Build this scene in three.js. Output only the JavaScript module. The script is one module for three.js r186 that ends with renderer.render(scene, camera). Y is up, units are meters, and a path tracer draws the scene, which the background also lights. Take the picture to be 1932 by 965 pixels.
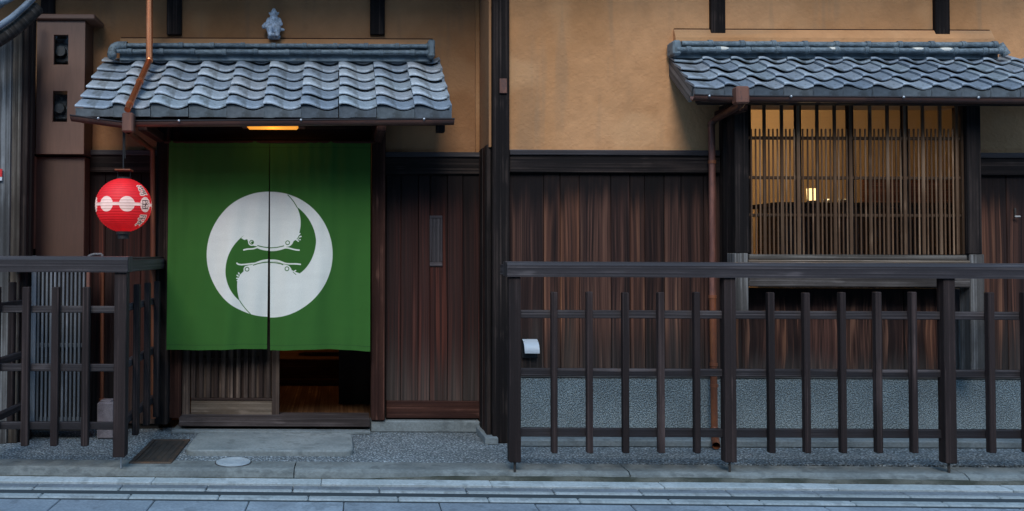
import * as THREE from 'three';
import { mergeGeometries } from 'three/addons/utils/BufferGeometryUtils.js';
import { MarchingCubes } from 'three/addons/objects/MarchingCubes.js';

// ------------------------------------------------------------------ camera, sky, sun, exposure
const F = 1600, VX = 641, VY = 441, EYE = 1.30;          // focal length and principal point in pixels of the 1932 x 965 photograph
const scene = new THREE.Scene();
const camera = new THREE.PerspectiveCamera(2 * Math.atan(482.5 / F) * 180 / Math.PI, 1932 / 965, 0.05, 400);
camera.position.set(0, EYE, 0);
camera.rotation.set(Math.atan(39 / F), 0, 0.0040);
camera.setViewOffset(1932, 965, 966 - VX, 482.5 - VY, 1932, 965);
const renderer = new THREE.WebGLRenderer({ antialias: true });
renderer.toneMapping = THREE.LinearToneMapping;
renderer.toneMappingExposure = 2.0;
renderer.shadowMap.enabled = true;

// dusk sky: an even blue overcast, brighter overhead than at the horizon
function makeSky() {
  const w = 256, h = 128, d = new Float32Array(w * h * 4);
  for (let j = 0; j < h; j++) for (let i = 0; i < w; i++) {
    const el = ((j + 0.5) / h - 0.5) * Math.PI, s = Math.sin(el), k = (j * w + i) * 4;
    const cl = 0.06 * Math.sin(i * 0.0491 * 2 + 2 * Math.sin(j * 0.11)) * Math.max(0, s);
    const L = (s > 0 ? (1 + 2 * s) / 3 : 0.22) + cl;
    const warm = Math.max(0, 1 - Math.abs(s) * 2.2);
    d[k] = L * (0.34 + 0.14 * warm); d[k + 1] = L * (0.64 + 0.03 * warm); d[k + 2] = L * (1.05 - 0.08 * warm); d[k + 3] = 1;
  }
  const t = new THREE.DataTexture(d, w, h, THREE.RGBAFormat, THREE.FloatType);
  t.mapping = THREE.EquirectangularReflectionMapping; t.magFilter = t.minFilter = THREE.LinearFilter; t.needsUpdate = true;
  return t;
}
const skyTex = makeSky();
scene.background = skyTex; scene.environment = skyTex;
scene.environmentIntensity = 1.0; scene.backgroundIntensity = 1.0;
const sun = new THREE.DirectionalLight(new THREE.Color(1, 0.96, 0.91), 1.1);
sun.position.set(-0.4, 8.2, 2.6); sun.target.position.set(1.2, 0.5, -6);
sun.castShadow = true; sun.shadow.radius = 48; sun.shadow.mapSize.set(2048, 2048);
Object.assign(sun.shadow.camera, { left: -9, right: 9, top: 9, bottom: -9, near: 0.1, far: 40 });
scene.add(sun, sun.target);

// ------------------------------------------------------------------ helpers
let seed = 7;
const rnd = () => { seed = (seed + 0x6d2b79f5) | 0; let t = Math.imul(seed ^ (seed >>> 15), 1 | seed); t = (t + Math.imul(t ^ (t >>> 7), 61 | t)) ^ t; return ((t ^ (t >>> 14)) >>> 0) / 4294967296; };
const rr = (a, b) => a + (b - a) * rnd();
const mix = (a, b, t) => a + (b - a) * t, clamp = (x) => Math.min(1, Math.max(0, x));
const sstep = (a, b, x) => { const t = clamp((x - a) / (b - a)); return t * t * (3 - 2 * t); };
const mix3 = (a, b, t) => [mix(a[0], b[0], t), mix(a[1], b[1], t), mix(a[2], b[2], t)];
// a point of the place, from where it is seen and how far in front of the camera's upright plane it stands
const ray = new THREE.Vector3();
function P(px, py, d) { ray.set((px - VX) / F, (VY - py) / F, -1).applyEuler(camera.rotation); const s = d / -ray.z; return new THREE.Vector3(ray.x * s, EYE + ray.y * s, -d); }
const X = (px, d, py = 480) => P(px, py, d).x;
const Y = (py, d, px = 900) => P(px, py, d).y;
const used = {};
const numbered = (n) => { const k = used[n] = (used[n] ?? -1) + 1; return k ? n + '_' + String(k).padStart(3, '0') : n; };
function mesh(name, geo, mat, parent) { const m = new THREE.Mesh(geo, mat); m.name = name; m.castShadow = m.receiveShadow = true; parent.add(m); return m; }
function thing(name, label, category, group) { const g = new THREE.Group(); g.name = numbered(name); g.userData = { label, category }; if (group) g.userData.group = group; scene.add(g); return g; }
function settle(g) {                                      // put a thing's origin at its base, parts unmoved
  g.updateMatrixWorld(true); const b = new THREE.Box3().setFromObject(g), c = b.getCenter(new THREE.Vector3()); c.y = b.min.y;
  for (const o of g.children) o.position.sub(c); g.position.copy(c); return g;
}
function structure(name, geo, mat) { const m = mesh(numbered(name), geo, mat, scene); m.userData.kind = 'structure'; return m; }
const fromTris = (pos, uv) => { const g = new THREE.BufferGeometry(); g.setAttribute('position', new THREE.Float32BufferAttribute(pos, 3)); g.setAttribute('uv', new THREE.Float32BufferAttribute(uv, 2)); g.computeVertexNormals(); return g; };
// a bevelled box between two corners; uv in metres with the grain (v) along the longest axis
function box(x0, x1, y0, y1, z0, z1, o = {}) {
  const h = [(x1 - x0) / 2, (y1 - y0) / 2, (z1 - z0) / 2], c = [(x0 + x1) / 2, (y0 + y1) / 2, (z0 + z1) / 2];
  const b = Math.min(o.b ?? 0.004, 0.4 * Math.min(...h)), long = o.grain ?? h.indexOf(Math.max(...h));
  const ou = o.ou ?? rnd() * 7, ov = o.ov ?? rnd() * 7, pos = [], uv = [];
  const V = (s, ax) => [0, 1, 2].map((k) => s[k] * (h[k] - (k === ax ? 0 : b)));
  const tri = (p) => {
    const e1 = [0, 1, 2].map((k) => p[1][k] - p[0][k]), e2 = [0, 1, 2].map((k) => p[2][k] - p[0][k]);
    const n = [e1[1] * e2[2] - e1[2] * e2[1], e1[2] * e2[0] - e1[0] * e2[2], e1[0] * e2[1] - e1[1] * e2[0]];
    const m = [0, 1, 2].map((k) => p[0][k] + p[1][k] + p[2][k]);
    if (n[0] * m[0] + n[1] * m[1] + n[2] * m[2] < 0) p = [p[0], p[2], p[1]];
    const an = n.map(Math.abs), na = an.indexOf(Math.max(...an)), ax = [0, 1, 2].filter((k) => k !== na);
    const vA = ax.includes(long) ? long : ax[1], uA = ax.find((k) => k !== vA);
    for (const q of p) { pos.push(q[0] + c[0], q[1] + c[1], q[2] + c[2]); uv.push(q[uA] + (o.world ? c[uA] : 0) + ou, q[vA] + (o.world ? c[vA] : 0) + ov); }
  };
  const S = [-1, 1];
  for (let ax = 0; ax < 3; ax++) for (const s of S) {
    const [a, d] = [0, 1, 2].filter((k) => k !== ax), q = [[-1, -1], [1, -1], [1, 1], [-1, 1]].map(([i, j]) => { const t = [0, 0, 0]; t[ax] = s; t[a] = i; t[d] = j; return V(t, ax); });
    tri([q[0], q[1], q[2]]); tri([q[0], q[2], q[3]]);
  }
  for (let ax = 0; ax < 3; ax++) for (const i of S) for (const j of S) {
    const [a, d] = [0, 1, 2].filter((k) => k !== ax), mk = (e, f) => { const t = [0, 0, 0]; t[ax] = e; t[a] = i; t[d] = j; return V(t, f); };
    const q = [mk(-1, a), mk(1, a), mk(1, d), mk(-1, d)]; tri([q[0], q[1], q[2]]); tri([q[0], q[2], q[3]]);
  }
  for (const i of S) for (const j of S) for (const k of S) tri([V([i, j, k], 0), V([i, j, k], 1), V([i, j, k], 2)]);
  return fromTris(pos, uv);
}
// a box from the rectangle that its front face fills, its distance and how far it goes back
function rect(x0, y0, x1, y1, d, depth, o) {
  const xm = (x0 + x1) / 2, ym = (y0 + y1) / 2;
  return box(P(x0, ym, d).x, P(x1, ym, d).x, o?.floor ?? P(xm, y1, d).y, P(xm, y0, d).y, -d - depth, -d, o);
}
function tube(pts, r, seg = 8, n = 24) { return new THREE.TubeGeometry(new THREE.CatmullRomCurve3(pts, false, 'catmullrom', 0.05), n, r, seg, false); }
function rod(a, b, r, seg = 10) { const d = b.clone().sub(a), g = new THREE.CylinderGeometry(r, r, d.length(), seg); g.applyQuaternion(new THREE.Quaternion().setFromUnitVectors(new THREE.Vector3(0, 1, 0), d.normalize())); const m = a.clone().add(b).multiplyScalar(0.5); return g.translate(m.x, m.y, m.z); }
const merge = (l) => mergeGeometries(l.map((g) => { const n = g.index ? g.toNonIndexed() : g; for (const k of Object.keys(n.attributes)) if (!['position', 'normal', 'uv'].includes(k)) n.deleteAttribute(k); return n; }));
function extrudeShape(pts, zBack, zFront) {              // polygon in x, y; uv = x, y metres
  const s = new THREE.Shape(pts.map(([x, y]) => new THREE.Vector2(x, y)));
  return new THREE.ExtrudeGeometry(s, { depth: zFront - zBack, bevelEnabled: false }).translate(0, 0, zBack);
}

// ------------------------------------------------------------------ noise and textures
const perm = new Uint8Array(512); { const p = [...Array(256).keys()]; for (let i = 255; i > 0; i--) { const j = Math.floor(rnd() * (i + 1)); [p[i], p[j]] = [p[j], p[i]]; } for (let i = 0; i < 512; i++) perm[i] = p[i & 255]; }
function vn(x, y, px, py, s = 0) {                        // value noise that repeats every px, py cells
  const xi = Math.floor(x), yi = Math.floor(y), fx = x - xi, fy = y - yi, u = fx * fx * (3 - 2 * fx), v = fy * fy * (3 - 2 * fy);
  const w = (a, m) => ((a % m) + m) % m, hsh = (a, b) => perm[(perm[(w(a, px) + s * 37) & 255] + w(b, py)) & 255] / 255;
  return mix(mix(hsh(xi, yi), hsh(xi + 1, yi), u), mix(hsh(xi, yi + 1), hsh(xi + 1, yi + 1), u), v);
}
function fbm(u, v, nu, nv, oct = 4, s = 0) { let a = 0.5, t = 0, n = 0; for (let o = 0; o < oct; o++) { t += a * vn(u * nu, v * nv, nu, nv, s + o); n += a; a *= 0.55; nu *= 2; nv *= 2; } return t / n; }
const enc = (c) => 255 * (c <= 0.0031308 ? 12.92 * c : 1.055 * Math.pow(c, 1 / 2.4) - 0.055);
function tex(w, h, su, sv, fn) {                          // colour map from linear values, one repeat = su x sv metres
  const d = new Uint8Array(w * h * 4);
  for (let j = 0; j < h; j++) for (let i = 0; i < w; i++) { const c = fn(i / w, j / h), k = (j * w + i) * 4; d[k] = enc(clamp(c[0])); d[k + 1] = enc(clamp(c[1])); d[k + 2] = enc(clamp(c[2])); d[k + 3] = 255; }
  return wrap(new THREE.DataTexture(d, w, h), su, sv, true);
}
function grey(w, h, su, sv, fn) {
  const d = new Uint8Array(w * h * 4);
  for (let j = 0; j < h; j++) for (let i = 0; i < w; i++) { const c = 255 * clamp(fn(i / w, j / h)), k = (j * w + i) * 4; d[k] = d[k + 1] = d[k + 2] = c; d[k + 3] = 255; }
  return wrap(new THREE.DataTexture(d, w, h), su, sv, false);
}
function wrap(t, su, sv, srgb) { t.wrapS = t.wrapT = THREE.RepeatWrapping; t.repeat.set(1 / su, 1 / sv); t.magFilter = THREE.LinearFilter; t.minFilter = THREE.LinearMipmapLinearFilter; t.generateMipmaps = true; if (srgb) t.colorSpace = THREE.SRGBColorSpace; t.needsUpdate = true; return t; }
const std = (o) => new THREE.MeshStandardMaterial({ roughness: 0.8, metalness: 0, ...o });
const dull = (o) => new THREE.MeshPhysicalMaterial({ roughness: 0.85, metalness: 0, specularIntensity: 0.35, ...o });   // dry, open-grained wood
function streak(u, v, n, nv, oct, s) { let a = 0.5, t = 0, w = 0; for (let o = 0; o < oct; o++) { t += a * vn(u * n, v * nv, n, nv, s + o); w += a; a *= 0.62; n *= 2; if (o) nv += 1; } return t / w; }
const tintBy = (m, r, g, b) => { const c = m.clone(); c.color.multiply(new THREE.Color(r, g, b)); return c; };
const tint = (m, r, g = r, b = r) => { const c = m.clone(); c.color.setRGB(r, g, b); return c; };

function woodTex(dark, mid, light, s, w = 256, h = 512, su = 0.4, sv = 1.6) {
  return tex(w, h, su, sv, (u, v) => {
    const wv = u + 0.02 * (fbm(u, v, 3, 2, 2, s + 20) - 0.5);
    const a = streak(wv, v, 12, 1, 3, s), b = streak(wv, v, 44, 2, 2, s + 5), c = fbm(u, v, 4, 3, 4, s + 9), sp = fbm(u, v, 90, 120, 2, s + 13);
    let k = mix3(dark, mid, sstep(0.3, 0.7, a * 0.6 + c * 0.4)); k = mix3(k, light, 0.8 * sstep(0.52, 0.75, b * 0.5 + c * 0.5));
    k = mix3(k, light.map((x) => x * 1.6), 0.5 * sstep(0.62, 0.8, 0.6 * fbm(u, v, 7, 9, 3, s + 17) + 0.4 * b));   // worn, faded patches
    const f = 0.66 + 0.5 * b + 0.24 * (sp - 0.5); return k.map((x) => x * f);
  });
}
const grainBump = grey(256, 512, 0.4, 1.6, (u, v) => streak(u, v, 50, 2, 3, 3) * 0.7 + 0.3 * streak(u, v, 12, 1, 2, 8));
const woodMat = (t, o = {}) => dull({ map: t, bumpMap: grainBump, bumpScale: 0.003, ...o });
const M = {};
M.frame = woodMat(woodTex([0.010, 0.0075, 0.0072], [0.021, 0.015, 0.0138], [0.046, 0.033, 0.028], 1));
M.fence = woodMat(woodTex([0.017, 0.0105, 0.0098], [0.031, 0.0195, 0.018], [0.060, 0.040, 0.036], 2), { roughness: 0.75, specularIntensity: 0.55 });
M.rail = woodMat(woodTex([0.026, 0.021, 0.023], [0.042, 0.034, 0.036], [0.088, 0.074, 0.074], 4), { roughness: 0.6, specularIntensity: 0.7 });
M.weathered = woodMat(woodTex([0.05, 0.044, 0.04], [0.11, 0.10, 0.092], [0.20, 0.19, 0.18], 6));
M.greySlat = woodMat(woodTex([0.12, 0.13, 0.14], [0.17, 0.18, 0.19], [0.24, 0.25, 0.27], 8));
M.paleSill = woodMat(woodTex([0.10, 0.07, 0.05], [0.20, 0.155, 0.115], [0.30, 0.24, 0.19], 5));
M.slat = woodMat(woodTex([0.10, 0.055, 0.031], [0.165, 0.092, 0.052], [0.25, 0.16, 0.10], 7));
M.doorSlat = woodMat(woodTex([0.035, 0.022, 0.018], [0.060, 0.042, 0.035], [0.12, 0.085, 0.065], 3));
M.redWood = woodMat(woodTex([0.030, 0.012, 0.009], [0.055, 0.022, 0.015], [0.09, 0.042, 0.030], 9));
M.interiorWood = woodMat(woodTex([0.10, 0.045, 0.018], [0.17, 0.08, 0.032], [0.25, 0.13, 0.06], 10));
// wall planks: v runs over the whole height; unweathered dark band under the beam, rain-greyed foot
function plankTex(s, red, amt) {
  return tex(768, 512, 1.6, 1, (u, v) => {
    const bow = Math.sin((u * 13 + fbm(u, 0.2, 13, 1, 1, s + 6)) * Math.PI * 2);              // flame figure: the lines lean together towards the top
    const wv = u + 0.015 * (fbm(u, v, 6, 2, 2, s + 11) - 0.5) + 0.004 * (fbm(u, v, 30, 5, 2, s + 2) - 0.5) + 0.0045 * bow * (v - 0.5) * Math.abs(v - 0.5) * 2;
    const a = streak(wv, v, 30, 1, 3, s), b = streak(wv, v, 150, 3, 2, s + 5), c = streak(u, v, 9, 1, 2, s + 8), f2 = streak(wv, v, 260, 3, 1, s + 15);
    let k = mix3([0.027, 0.0145, 0.0125], red, sstep(0.36, 0.70, 0.42 * a + 0.30 * b + 0.28 * c) * amt);
    k = mix3(k, [red[0] * 1.7, red[1] * 1.9, red[2] * 1.7], 0.6 * sstep(0.55, 0.78, 0.55 * b + 0.45 * a) * amt);
    k = mix3(k, [0.010, 0.007, 0.0072], 0.6 * sstep(0.60, 0.74, streak(wv + 0.31, v, 46, 1, 2, s + 21)));
    const g = 0.55 + 0.42 * b + 0.4 * f2; k = k.map((x) => x * g);
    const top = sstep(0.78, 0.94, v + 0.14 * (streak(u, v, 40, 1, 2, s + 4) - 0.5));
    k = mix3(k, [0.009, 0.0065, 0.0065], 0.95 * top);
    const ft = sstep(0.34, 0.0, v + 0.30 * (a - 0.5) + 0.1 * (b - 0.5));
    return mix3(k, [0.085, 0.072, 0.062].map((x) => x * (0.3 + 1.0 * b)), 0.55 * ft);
  });
}
const plankBump = grey(512, 512, 1.6, 1, (u, v) => streak(u, v, 100, 2, 3, 31));
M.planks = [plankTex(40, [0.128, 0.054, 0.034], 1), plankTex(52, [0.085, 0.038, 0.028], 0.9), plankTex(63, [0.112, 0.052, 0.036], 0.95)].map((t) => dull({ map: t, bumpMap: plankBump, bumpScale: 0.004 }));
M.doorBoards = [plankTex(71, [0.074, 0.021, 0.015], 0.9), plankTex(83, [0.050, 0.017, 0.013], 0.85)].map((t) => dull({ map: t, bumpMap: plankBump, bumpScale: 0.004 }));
M.plaster = std({
  map: tex(1024, 1024, 2.6, 2.6, (u, v) => {
    const a = fbm(u, v, 3, 3, 5, 2), b = fbm(u, v, 40, 40, 3, 9), c = fbm(u, v, 8, 2, 4, 15), st = fbm(u, v, 30, 3, 3, 22);
    let k = mix3([0.49, 0.235, 0.095], [0.63, 0.325, 0.15], sstep(0.3, 0.7, a)); const f = 0.86 + 0.2 * b; k = k.map((x) => x * f);
    k = mix3(k, [0.29, 0.17, 0.09], 0.52 * sstep(0.50, 0.74, c)); k = mix3(k, [0.66, 0.38, 0.19], 0.4 * sstep(0.55, 0.75, fbm(u, v, 5, 6, 3, 27))); return mix3(k, [0.30, 0.20, 0.12], 0.3 * sstep(0.6, 0.8, st));
  }), bumpMap: grey(512, 512, 0.5, 0.5, (u, v) => fbm(u, v, 24, 24, 4, 5)), bumpScale: 0.004, roughness: 0.95,
});
M.plasterDark = tint(M.plaster, 0.56, 0.54, 0.53);                       // the same plaster tinted darker, for the entrance bay
const pebbleFn = (n) => (u, v) => {                   // exposed fine gravel in mortar
  const x = u * n, y = v * n, xi = Math.floor(x), yi = Math.floor(y); let best = 9, id = 0;
  for (let i = -1; i <= 1; i++) for (let j = -1; j <= 1; j++) { const a = (xi + i + n) % n, b = (yi + j + n) % n, h1 = perm[(perm[a & 255] + b) & 255], h2 = perm[(perm[(b + 91) & 255] + a) & 255], dx = xi + i + h1 / 255 - x, dy = yi + j + h2 / 255 - y, dd = dx * dx + dy * dy; if (dd < best) { best = dd; id = perm[(h1 + h2 * 3) & 255] / 255; } }
  return [best, id, fbm(u, v, 4, 4, 4, 3)];
};
const kept = (f) => { const N = 1024, S = new Float32Array(N * N * 3); for (let j = 0; j < N; j++) for (let i = 0; i < N; i++) S.set(f(i / N, j / N), (j * N + i) * 3); return (u, v) => { const k = (Math.floor(v * N + 0.5) * N + Math.floor(u * N + 0.5)) * 3; return [S[k], S[k + 1], S[k + 2]]; }; };
const pf = kept(pebbleFn(84)), pw2 = kept(pebbleFn(128));
const pebbles = (f, lo, mid, hi) => std({
  map: tex(1024, 1024, 1.1, 1.1, (u, v) => { const [b, id, c] = f(u, v), e = sstep(0.36, 0.10, b); const k = mix3(lo, mix3(mid, hi, id * id), e), g = 0.72 + 0.56 * c; return k.map((x) => x * g); }),
  bumpMap: grey(1024, 1024, 1.1, 1.1, (u, v) => 1 - Math.min(1, f(u, v)[0] * 2)), bumpScale: 0.006, roughness: 0.9,
});
M.pebble = pebbles(pf, [0.075, 0.09, 0.095], [0.13, 0.16, 0.175], [0.46, 0.51, 0.53]);
M.pebbleWall = pebbles(pw2, [0.17, 0.20, 0.20], [0.24, 0.285, 0.29], [0.38, 0.43, 0.43]);
const stoneTex = (c0, c1, s, su = 1.3) => tex(512, 512, su, su, (u, v) => { const a = fbm(u, v, 5, 5, 5, s), b = fbm(u, v, 120, 120, 2, s + 6), c = fbm(u, v, 18, 18, 3, s + 3); const f = 0.78 + 0.42 * b; return mix3(mix3(c0, c1, sstep(0.3, 0.7, a)), c0.map((x) => x * 0.6), 0.5 * sstep(0.58, 0.75, c)).map((x) => x * f); });
const fineBump = grey(512, 512, 0.6, 0.6, (u, v) => fbm(u, v, 60, 60, 3, 12) * 0.6 + 0.4 * fbm(u, v, 9, 9, 3, 18));
const stone = (t, o) => std({ map: t, bumpMap: fineBump, bumpScale: 0.003, roughness: 0.85, ...o });
M.kerb = stone(stoneTex([0.14, 0.155, 0.15], [0.22, 0.24, 0.23], 4));
M.concrete = stone(stoneTex([0.15, 0.175, 0.18], [0.21, 0.24, 0.245], 7));
M.stepStone = stone(stoneTex([0.18, 0.205, 0.205], [0.25, 0.275, 0.27], 9));
M.paleStone = stone(stoneTex([0.34, 0.38, 0.38], [0.43, 0.47, 0.47], 11));
M.slabs = [0, 1, 2].map((i) => stone(stoneTex([0.21, 0.245, 0.275], [0.29, 0.335, 0.37], 13 + i), { color: new THREE.Color(0.92 + i * 0.06, 0.92 + i * 0.06, 0.92 + i * 0.06), roughness: 0.6 }));
M.strip = stone(stoneTex([0.19, 0.22, 0.24], [0.25, 0.28, 0.31], 18));
M.slot = std({ color: new THREE.Color(0.03, 0.04, 0.045), roughness: 0.9 });
M.moss = stone(stoneTex([0.035, 0.038, 0.025], [0.10, 0.10, 0.08], 21, 0.5));
M.road = stone(stoneTex([0.16, 0.17, 0.18], [0.22, 0.23, 0.24], 25, 2));
const tileTex = tex(512, 512, 0.8, 0.8, (u, v) => { const a = fbm(u, v, 6, 6, 4, 6), b = fbm(u, v, 70, 40, 3, 9), c = fbm(u, v, 22, 12, 3, 13); let k = mix3([0.27, 0.315, 0.365], [0.45, 0.51, 0.575], sstep(0.3, 0.7, a)); k = mix3(k, [0.10, 0.105, 0.095], 0.55 * sstep(0.56, 0.74, c)); const f = 0.8 + 0.36 * b; return k.map((x) => x * f); });
const tileRough = grey(256, 256, 0.8, 0.8, (u, v) => 0.46 + 0.4 * fbm(u, v, 10, 10, 4, 17));
M.tiles = [[1, 1, 1], [0.82, 0.85, 0.88], [1.16, 1.15, 1.12], [0.70, 0.74, 0.78], [0.95, 0.98, 0.96], [1.05, 1.0, 0.96]].map((c) => std({ map: tileTex, roughnessMap: tileRough, roughness: 1, metalness: 0.08, bumpMap: fineBump, bumpScale: 0.0015, color: new THREE.Color(...c) }));
M.tileFrontShaded = M.tiles.map((m) => { const c = m.clone(); c.color.multiply(new THREE.Color(0.24, 0.255, 0.26)); c.metalness = 0; return c; });  // tile copies darkened: shade of the upright eave fronts put into the colour
M.ridge = M.tiles.slice(0, 2).map((m) => { const c = m.clone(); c.color.multiply(new THREE.Color(0.50, 0.56, 0.56)); return c; });
const patina = (c0, c1, c2, s) => tex(256, 256, 0.6, 0.6, (u, v) => { const a = fbm(u, v, 6, 3, 4, s), b = fbm(u, v, 40, 20, 3, s + 4); return mix3(mix3(c0, c1, sstep(0.3, 0.7, a)), c2, 0.6 * sstep(0.55, 0.75, b)); });
M.copperNew = std({ map: patina([0.96, 0.30, 0.12], [0.98, 0.37, 0.16], [0.78, 0.22, 0.09], 5), metalness: 0.8, roughness: 0.26 });
M.copperOld = std({ map: patina([0.10, 0.045, 0.032], [0.155, 0.07, 0.048], [0.07, 0.040, 0.036], 8), metalness: 0.35, roughness: 0.5 });
M.rustPipe = std({ map: patina([0.25, 0.080, 0.034], [0.34, 0.115, 0.045], [0.15, 0.065, 0.055], 14), metalness: 0.25, roughness: 0.55 });
M.cabinet = std({ map: tex(256, 256, 0.5, 0.5, (u, v) => { const b = fbm(u, v, 90, 6, 2, 3), a = fbm(u, v, 4, 4, 3, 6); const f = 0.8 + 0.25 * b + 0.15 * a; return [0.155 * f, 0.080 * f, 0.053 * f]; }), roughness: 0.55 });
M.cabinetDark = tint(M.cabinet, 0.55, 0.52, 0.5);
M.iron = std({ map: patina([0.045, 0.042, 0.040], [0.075, 0.066, 0.058], [0.11, 0.07, 0.045], 22), metalness: 0.4, roughness: 0.6 });
M.lid = std({ map: patina([0.33, 0.38, 0.41], [0.41, 0.46, 0.48], [0.27, 0.30, 0.32], 24), roughness: 0.5 });
M.whiteMetal = std({ color: new THREE.Color(0.62, 0.64, 0.65), roughness: 0.45, metalness: 0.1 });
M.steel = std({ color: new THREE.Color(0.55, 0.55, 0.56), roughness: 0.35, metalness: 0.8 });
M.black = std({ color: new THREE.Color(0.012, 0.012, 0.013), roughness: 0.6 });
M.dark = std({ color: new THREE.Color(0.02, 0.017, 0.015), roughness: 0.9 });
M.meter = std({ map: tex(128, 128, 0.12, 0.12, (u, v) => { const a = fbm(u, v, 5, 7, 3, 2); return mix3([0.015, 0.017, 0.018], [0.10, 0.11, 0.11], sstep(0.42, 0.75, a)); }), roughness: 0.4 });
M.lilac = stone(stoneTex([0.17, 0.14, 0.15], [0.24, 0.205, 0.21], 28, 0.6));
M.glass = new THREE.MeshPhysicalMaterial({ color: 0xffffff, transmission: 1, thickness: 0, roughness: 0.02, ior: 1.5 });
M.oldPlaster = std({ map: tex(256, 256, 2, 2, (u, v) => { const a = fbm(u, v, 3, 3, 4, 4); const f = 0.85 + 0.3 * a; return [0.44 * f, 0.31 * f, 0.175 * f]; }), roughness: 0.95 });

// ------------------------------------------------------------------ main distances (metres from the camera)
const DR = 5.935, DL = 6.29, DF = 5.09, DB = 5.70;       // right wall, recessed entrance wall, fences, bay window front
const top = 4.2;

// ------------------------------------------------------------------ ground and street
const ground = new THREE.PlaneGeometry(160, 160).rotateX(-Math.PI / 2);
{ const uv = ground.attributes.uv; for (let i = 0; i < uv.count; i++) uv.setXY(i, uv.getX(i) * 160, uv.getY(i) * 160); }
const gm = structure('ground', ground, M.road); gm.position.y = -0.2;
{
  // street kerb turned a little, so that it comes nearer towards the right
  const ang = -0.019, kz = -5.1226, pave = mesh(numbered('pavement'), box(-9, 12, -0.15, 0, -7.2, kz - 0.2, { b: 0.001, world: true, ou: 0, ov: 0 }), M.pebble, scene);
  pave.userData.kind = 'structure';
  const st = new THREE.Group(); st.name = 'street'; st.userData.kind = 'structure'; st.position.set(0, 0, kz); st.rotation.y = ang; scene.add(st);
  // kerb stones with a worn front edge
  for (const [a, b] of [[-9, -3.2], [-3.2, -0.27], [-0.27, 1.74], [1.74, 3.74], [3.74, 6.5], [6.5, 9], [9, 12]]) {
    const n = Math.max(2, Math.ceil((b - a) / 0.035)), pos = [], uv = [], prof = (i) => {
      const x = a + 0.003 + (b - a - 0.006) * i / n, e = 0.020 * (fbm((x + 12) / 40, 0.3, 260, 4, 4, 3) - 0.5), hgt = 0.007 * (fbm((x + 12) / 40, 0.7, 170, 4, 3, 5) - 0.5);
      const chip = 0.03 * sstep(0.56, 0.8, fbm((x + 12) / 40, 0.1, 220, 4, 3, 9));
      return [[x, 0.0005, -0.215], [x, 0.003 + hgt * 0.3, -0.16], [x, 0.003 + hgt, -0.03 - chip], [x, -0.012 - chip * 0.3, -0.008 + e], [x, -0.05, 0.004 + e]];
    };
    for (let i = 0; i < n; i++) { const p = prof(i), q = prof(i + 1); for (let k = 0; k < 4; k++) for (const t of [p[k], p[k + 1], q[k + 1], p[k], q[k + 1], q[k]]) { pos.push(...t); uv.push(t[0], t[2] - t[1]); } }
    mesh('kerb_stone', fromTris(pos, uv), M.kerb, st);
  }
  { const pos = [], uv = [], n = 700, at = (i) => { const x = -9 + 21 * i / n, a = fbm((x + 12) / 40, 0.4, 330, 4, 4, 6), b = fbm((x + 12) / 40, 0.9, 200, 4, 3, 2); const h = mix(0.05, 0.006 + 0.010 * b, sstep(-0.7, 0.9, x)); return [[x, -0.008 - h - 0.006 * a, -0.012], [x, -0.014 - h - 0.006 * a, 0.007 + 0.008 * a], [x, -0.040, 0.012 + 0.012 * a], [x, -0.055, 0.014 + 0.016 * a]]; };
    for (let i = 0; i < n; i++) { const p = at(i), q = at(i + 1); for (let k = 0; k < 3; k++) for (const t of [p[k], p[k + 1], q[k + 1], p[k], q[k + 1], q[k]]) { pos.push(...t); uv.push(t[0], t[2] - t[1]); } }
    mesh('moss_joint', fromTris(pos, uv), M.moss, st); }
  const Z = [0.012, 0.126, 0.128, 0.200, 0.338, 0.410, 0.452];
  for (let i = 0, x = -9.1; x < 12; i++, x += 1.0) mesh('gutter_stone', box(x, x + 0.997, -0.12, -0.046 + rr(-0.0015, 0.0015), Z[0], Z[1], { b: 0.003 }), M.paleStone, st);
  for (let i = 0, x = -9.26; x < 12; i++, x += 0.5) {
    mesh('channel_edge', box(x, x + 0.496, -0.12, -0.058, Z[2], Z[3], { b: 0.004 }), tint(M.strip, ...Array(3).fill(rr(0.62, 0.78))), st);
    mesh('edge_trim', box(x, x + 0.496, -0.12, -0.057, Z[3] + 0.001, Z[3] + 0.042, { b: 0.008 }), tint(M.paleStone, ...Array(3).fill(rr(0.7, 0.82))), st);
    mesh('channel_edge', box(x + 0.1, x + 0.596, -0.12, -0.054, Z[4], Z[5], { b: 0.007 }), tint(M.paleStone, ...Array(3).fill(rr(0.74, 0.9))), st);
  }
  mesh('drain_channel', box(-9, 12, -0.14, -0.064, Z[3] + 0.03, Z[4] + 0.002, { b: 0.002 }), M.slot, st);
  mesh('paving_joint', box(-9, 12, -0.14, -0.062, Z[5] - 0.006, 12, { b: 0.002 }), M.slot, st);
  for (let r = 0, z = Z[6]; r < 9; r++, z += 0.42) for (let x = -6.2 + (r % 2) * 0.25; x < 7.5; x += 0.52)
    mesh('paving_slab', box(x, x + 0.514, -0.13, -0.056 + rr(-0.0015, 0.0015), z, z + 0.414, { b: 0.004 }), M.slabs[Math.floor(rnd() * 3)], st);
}

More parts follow.
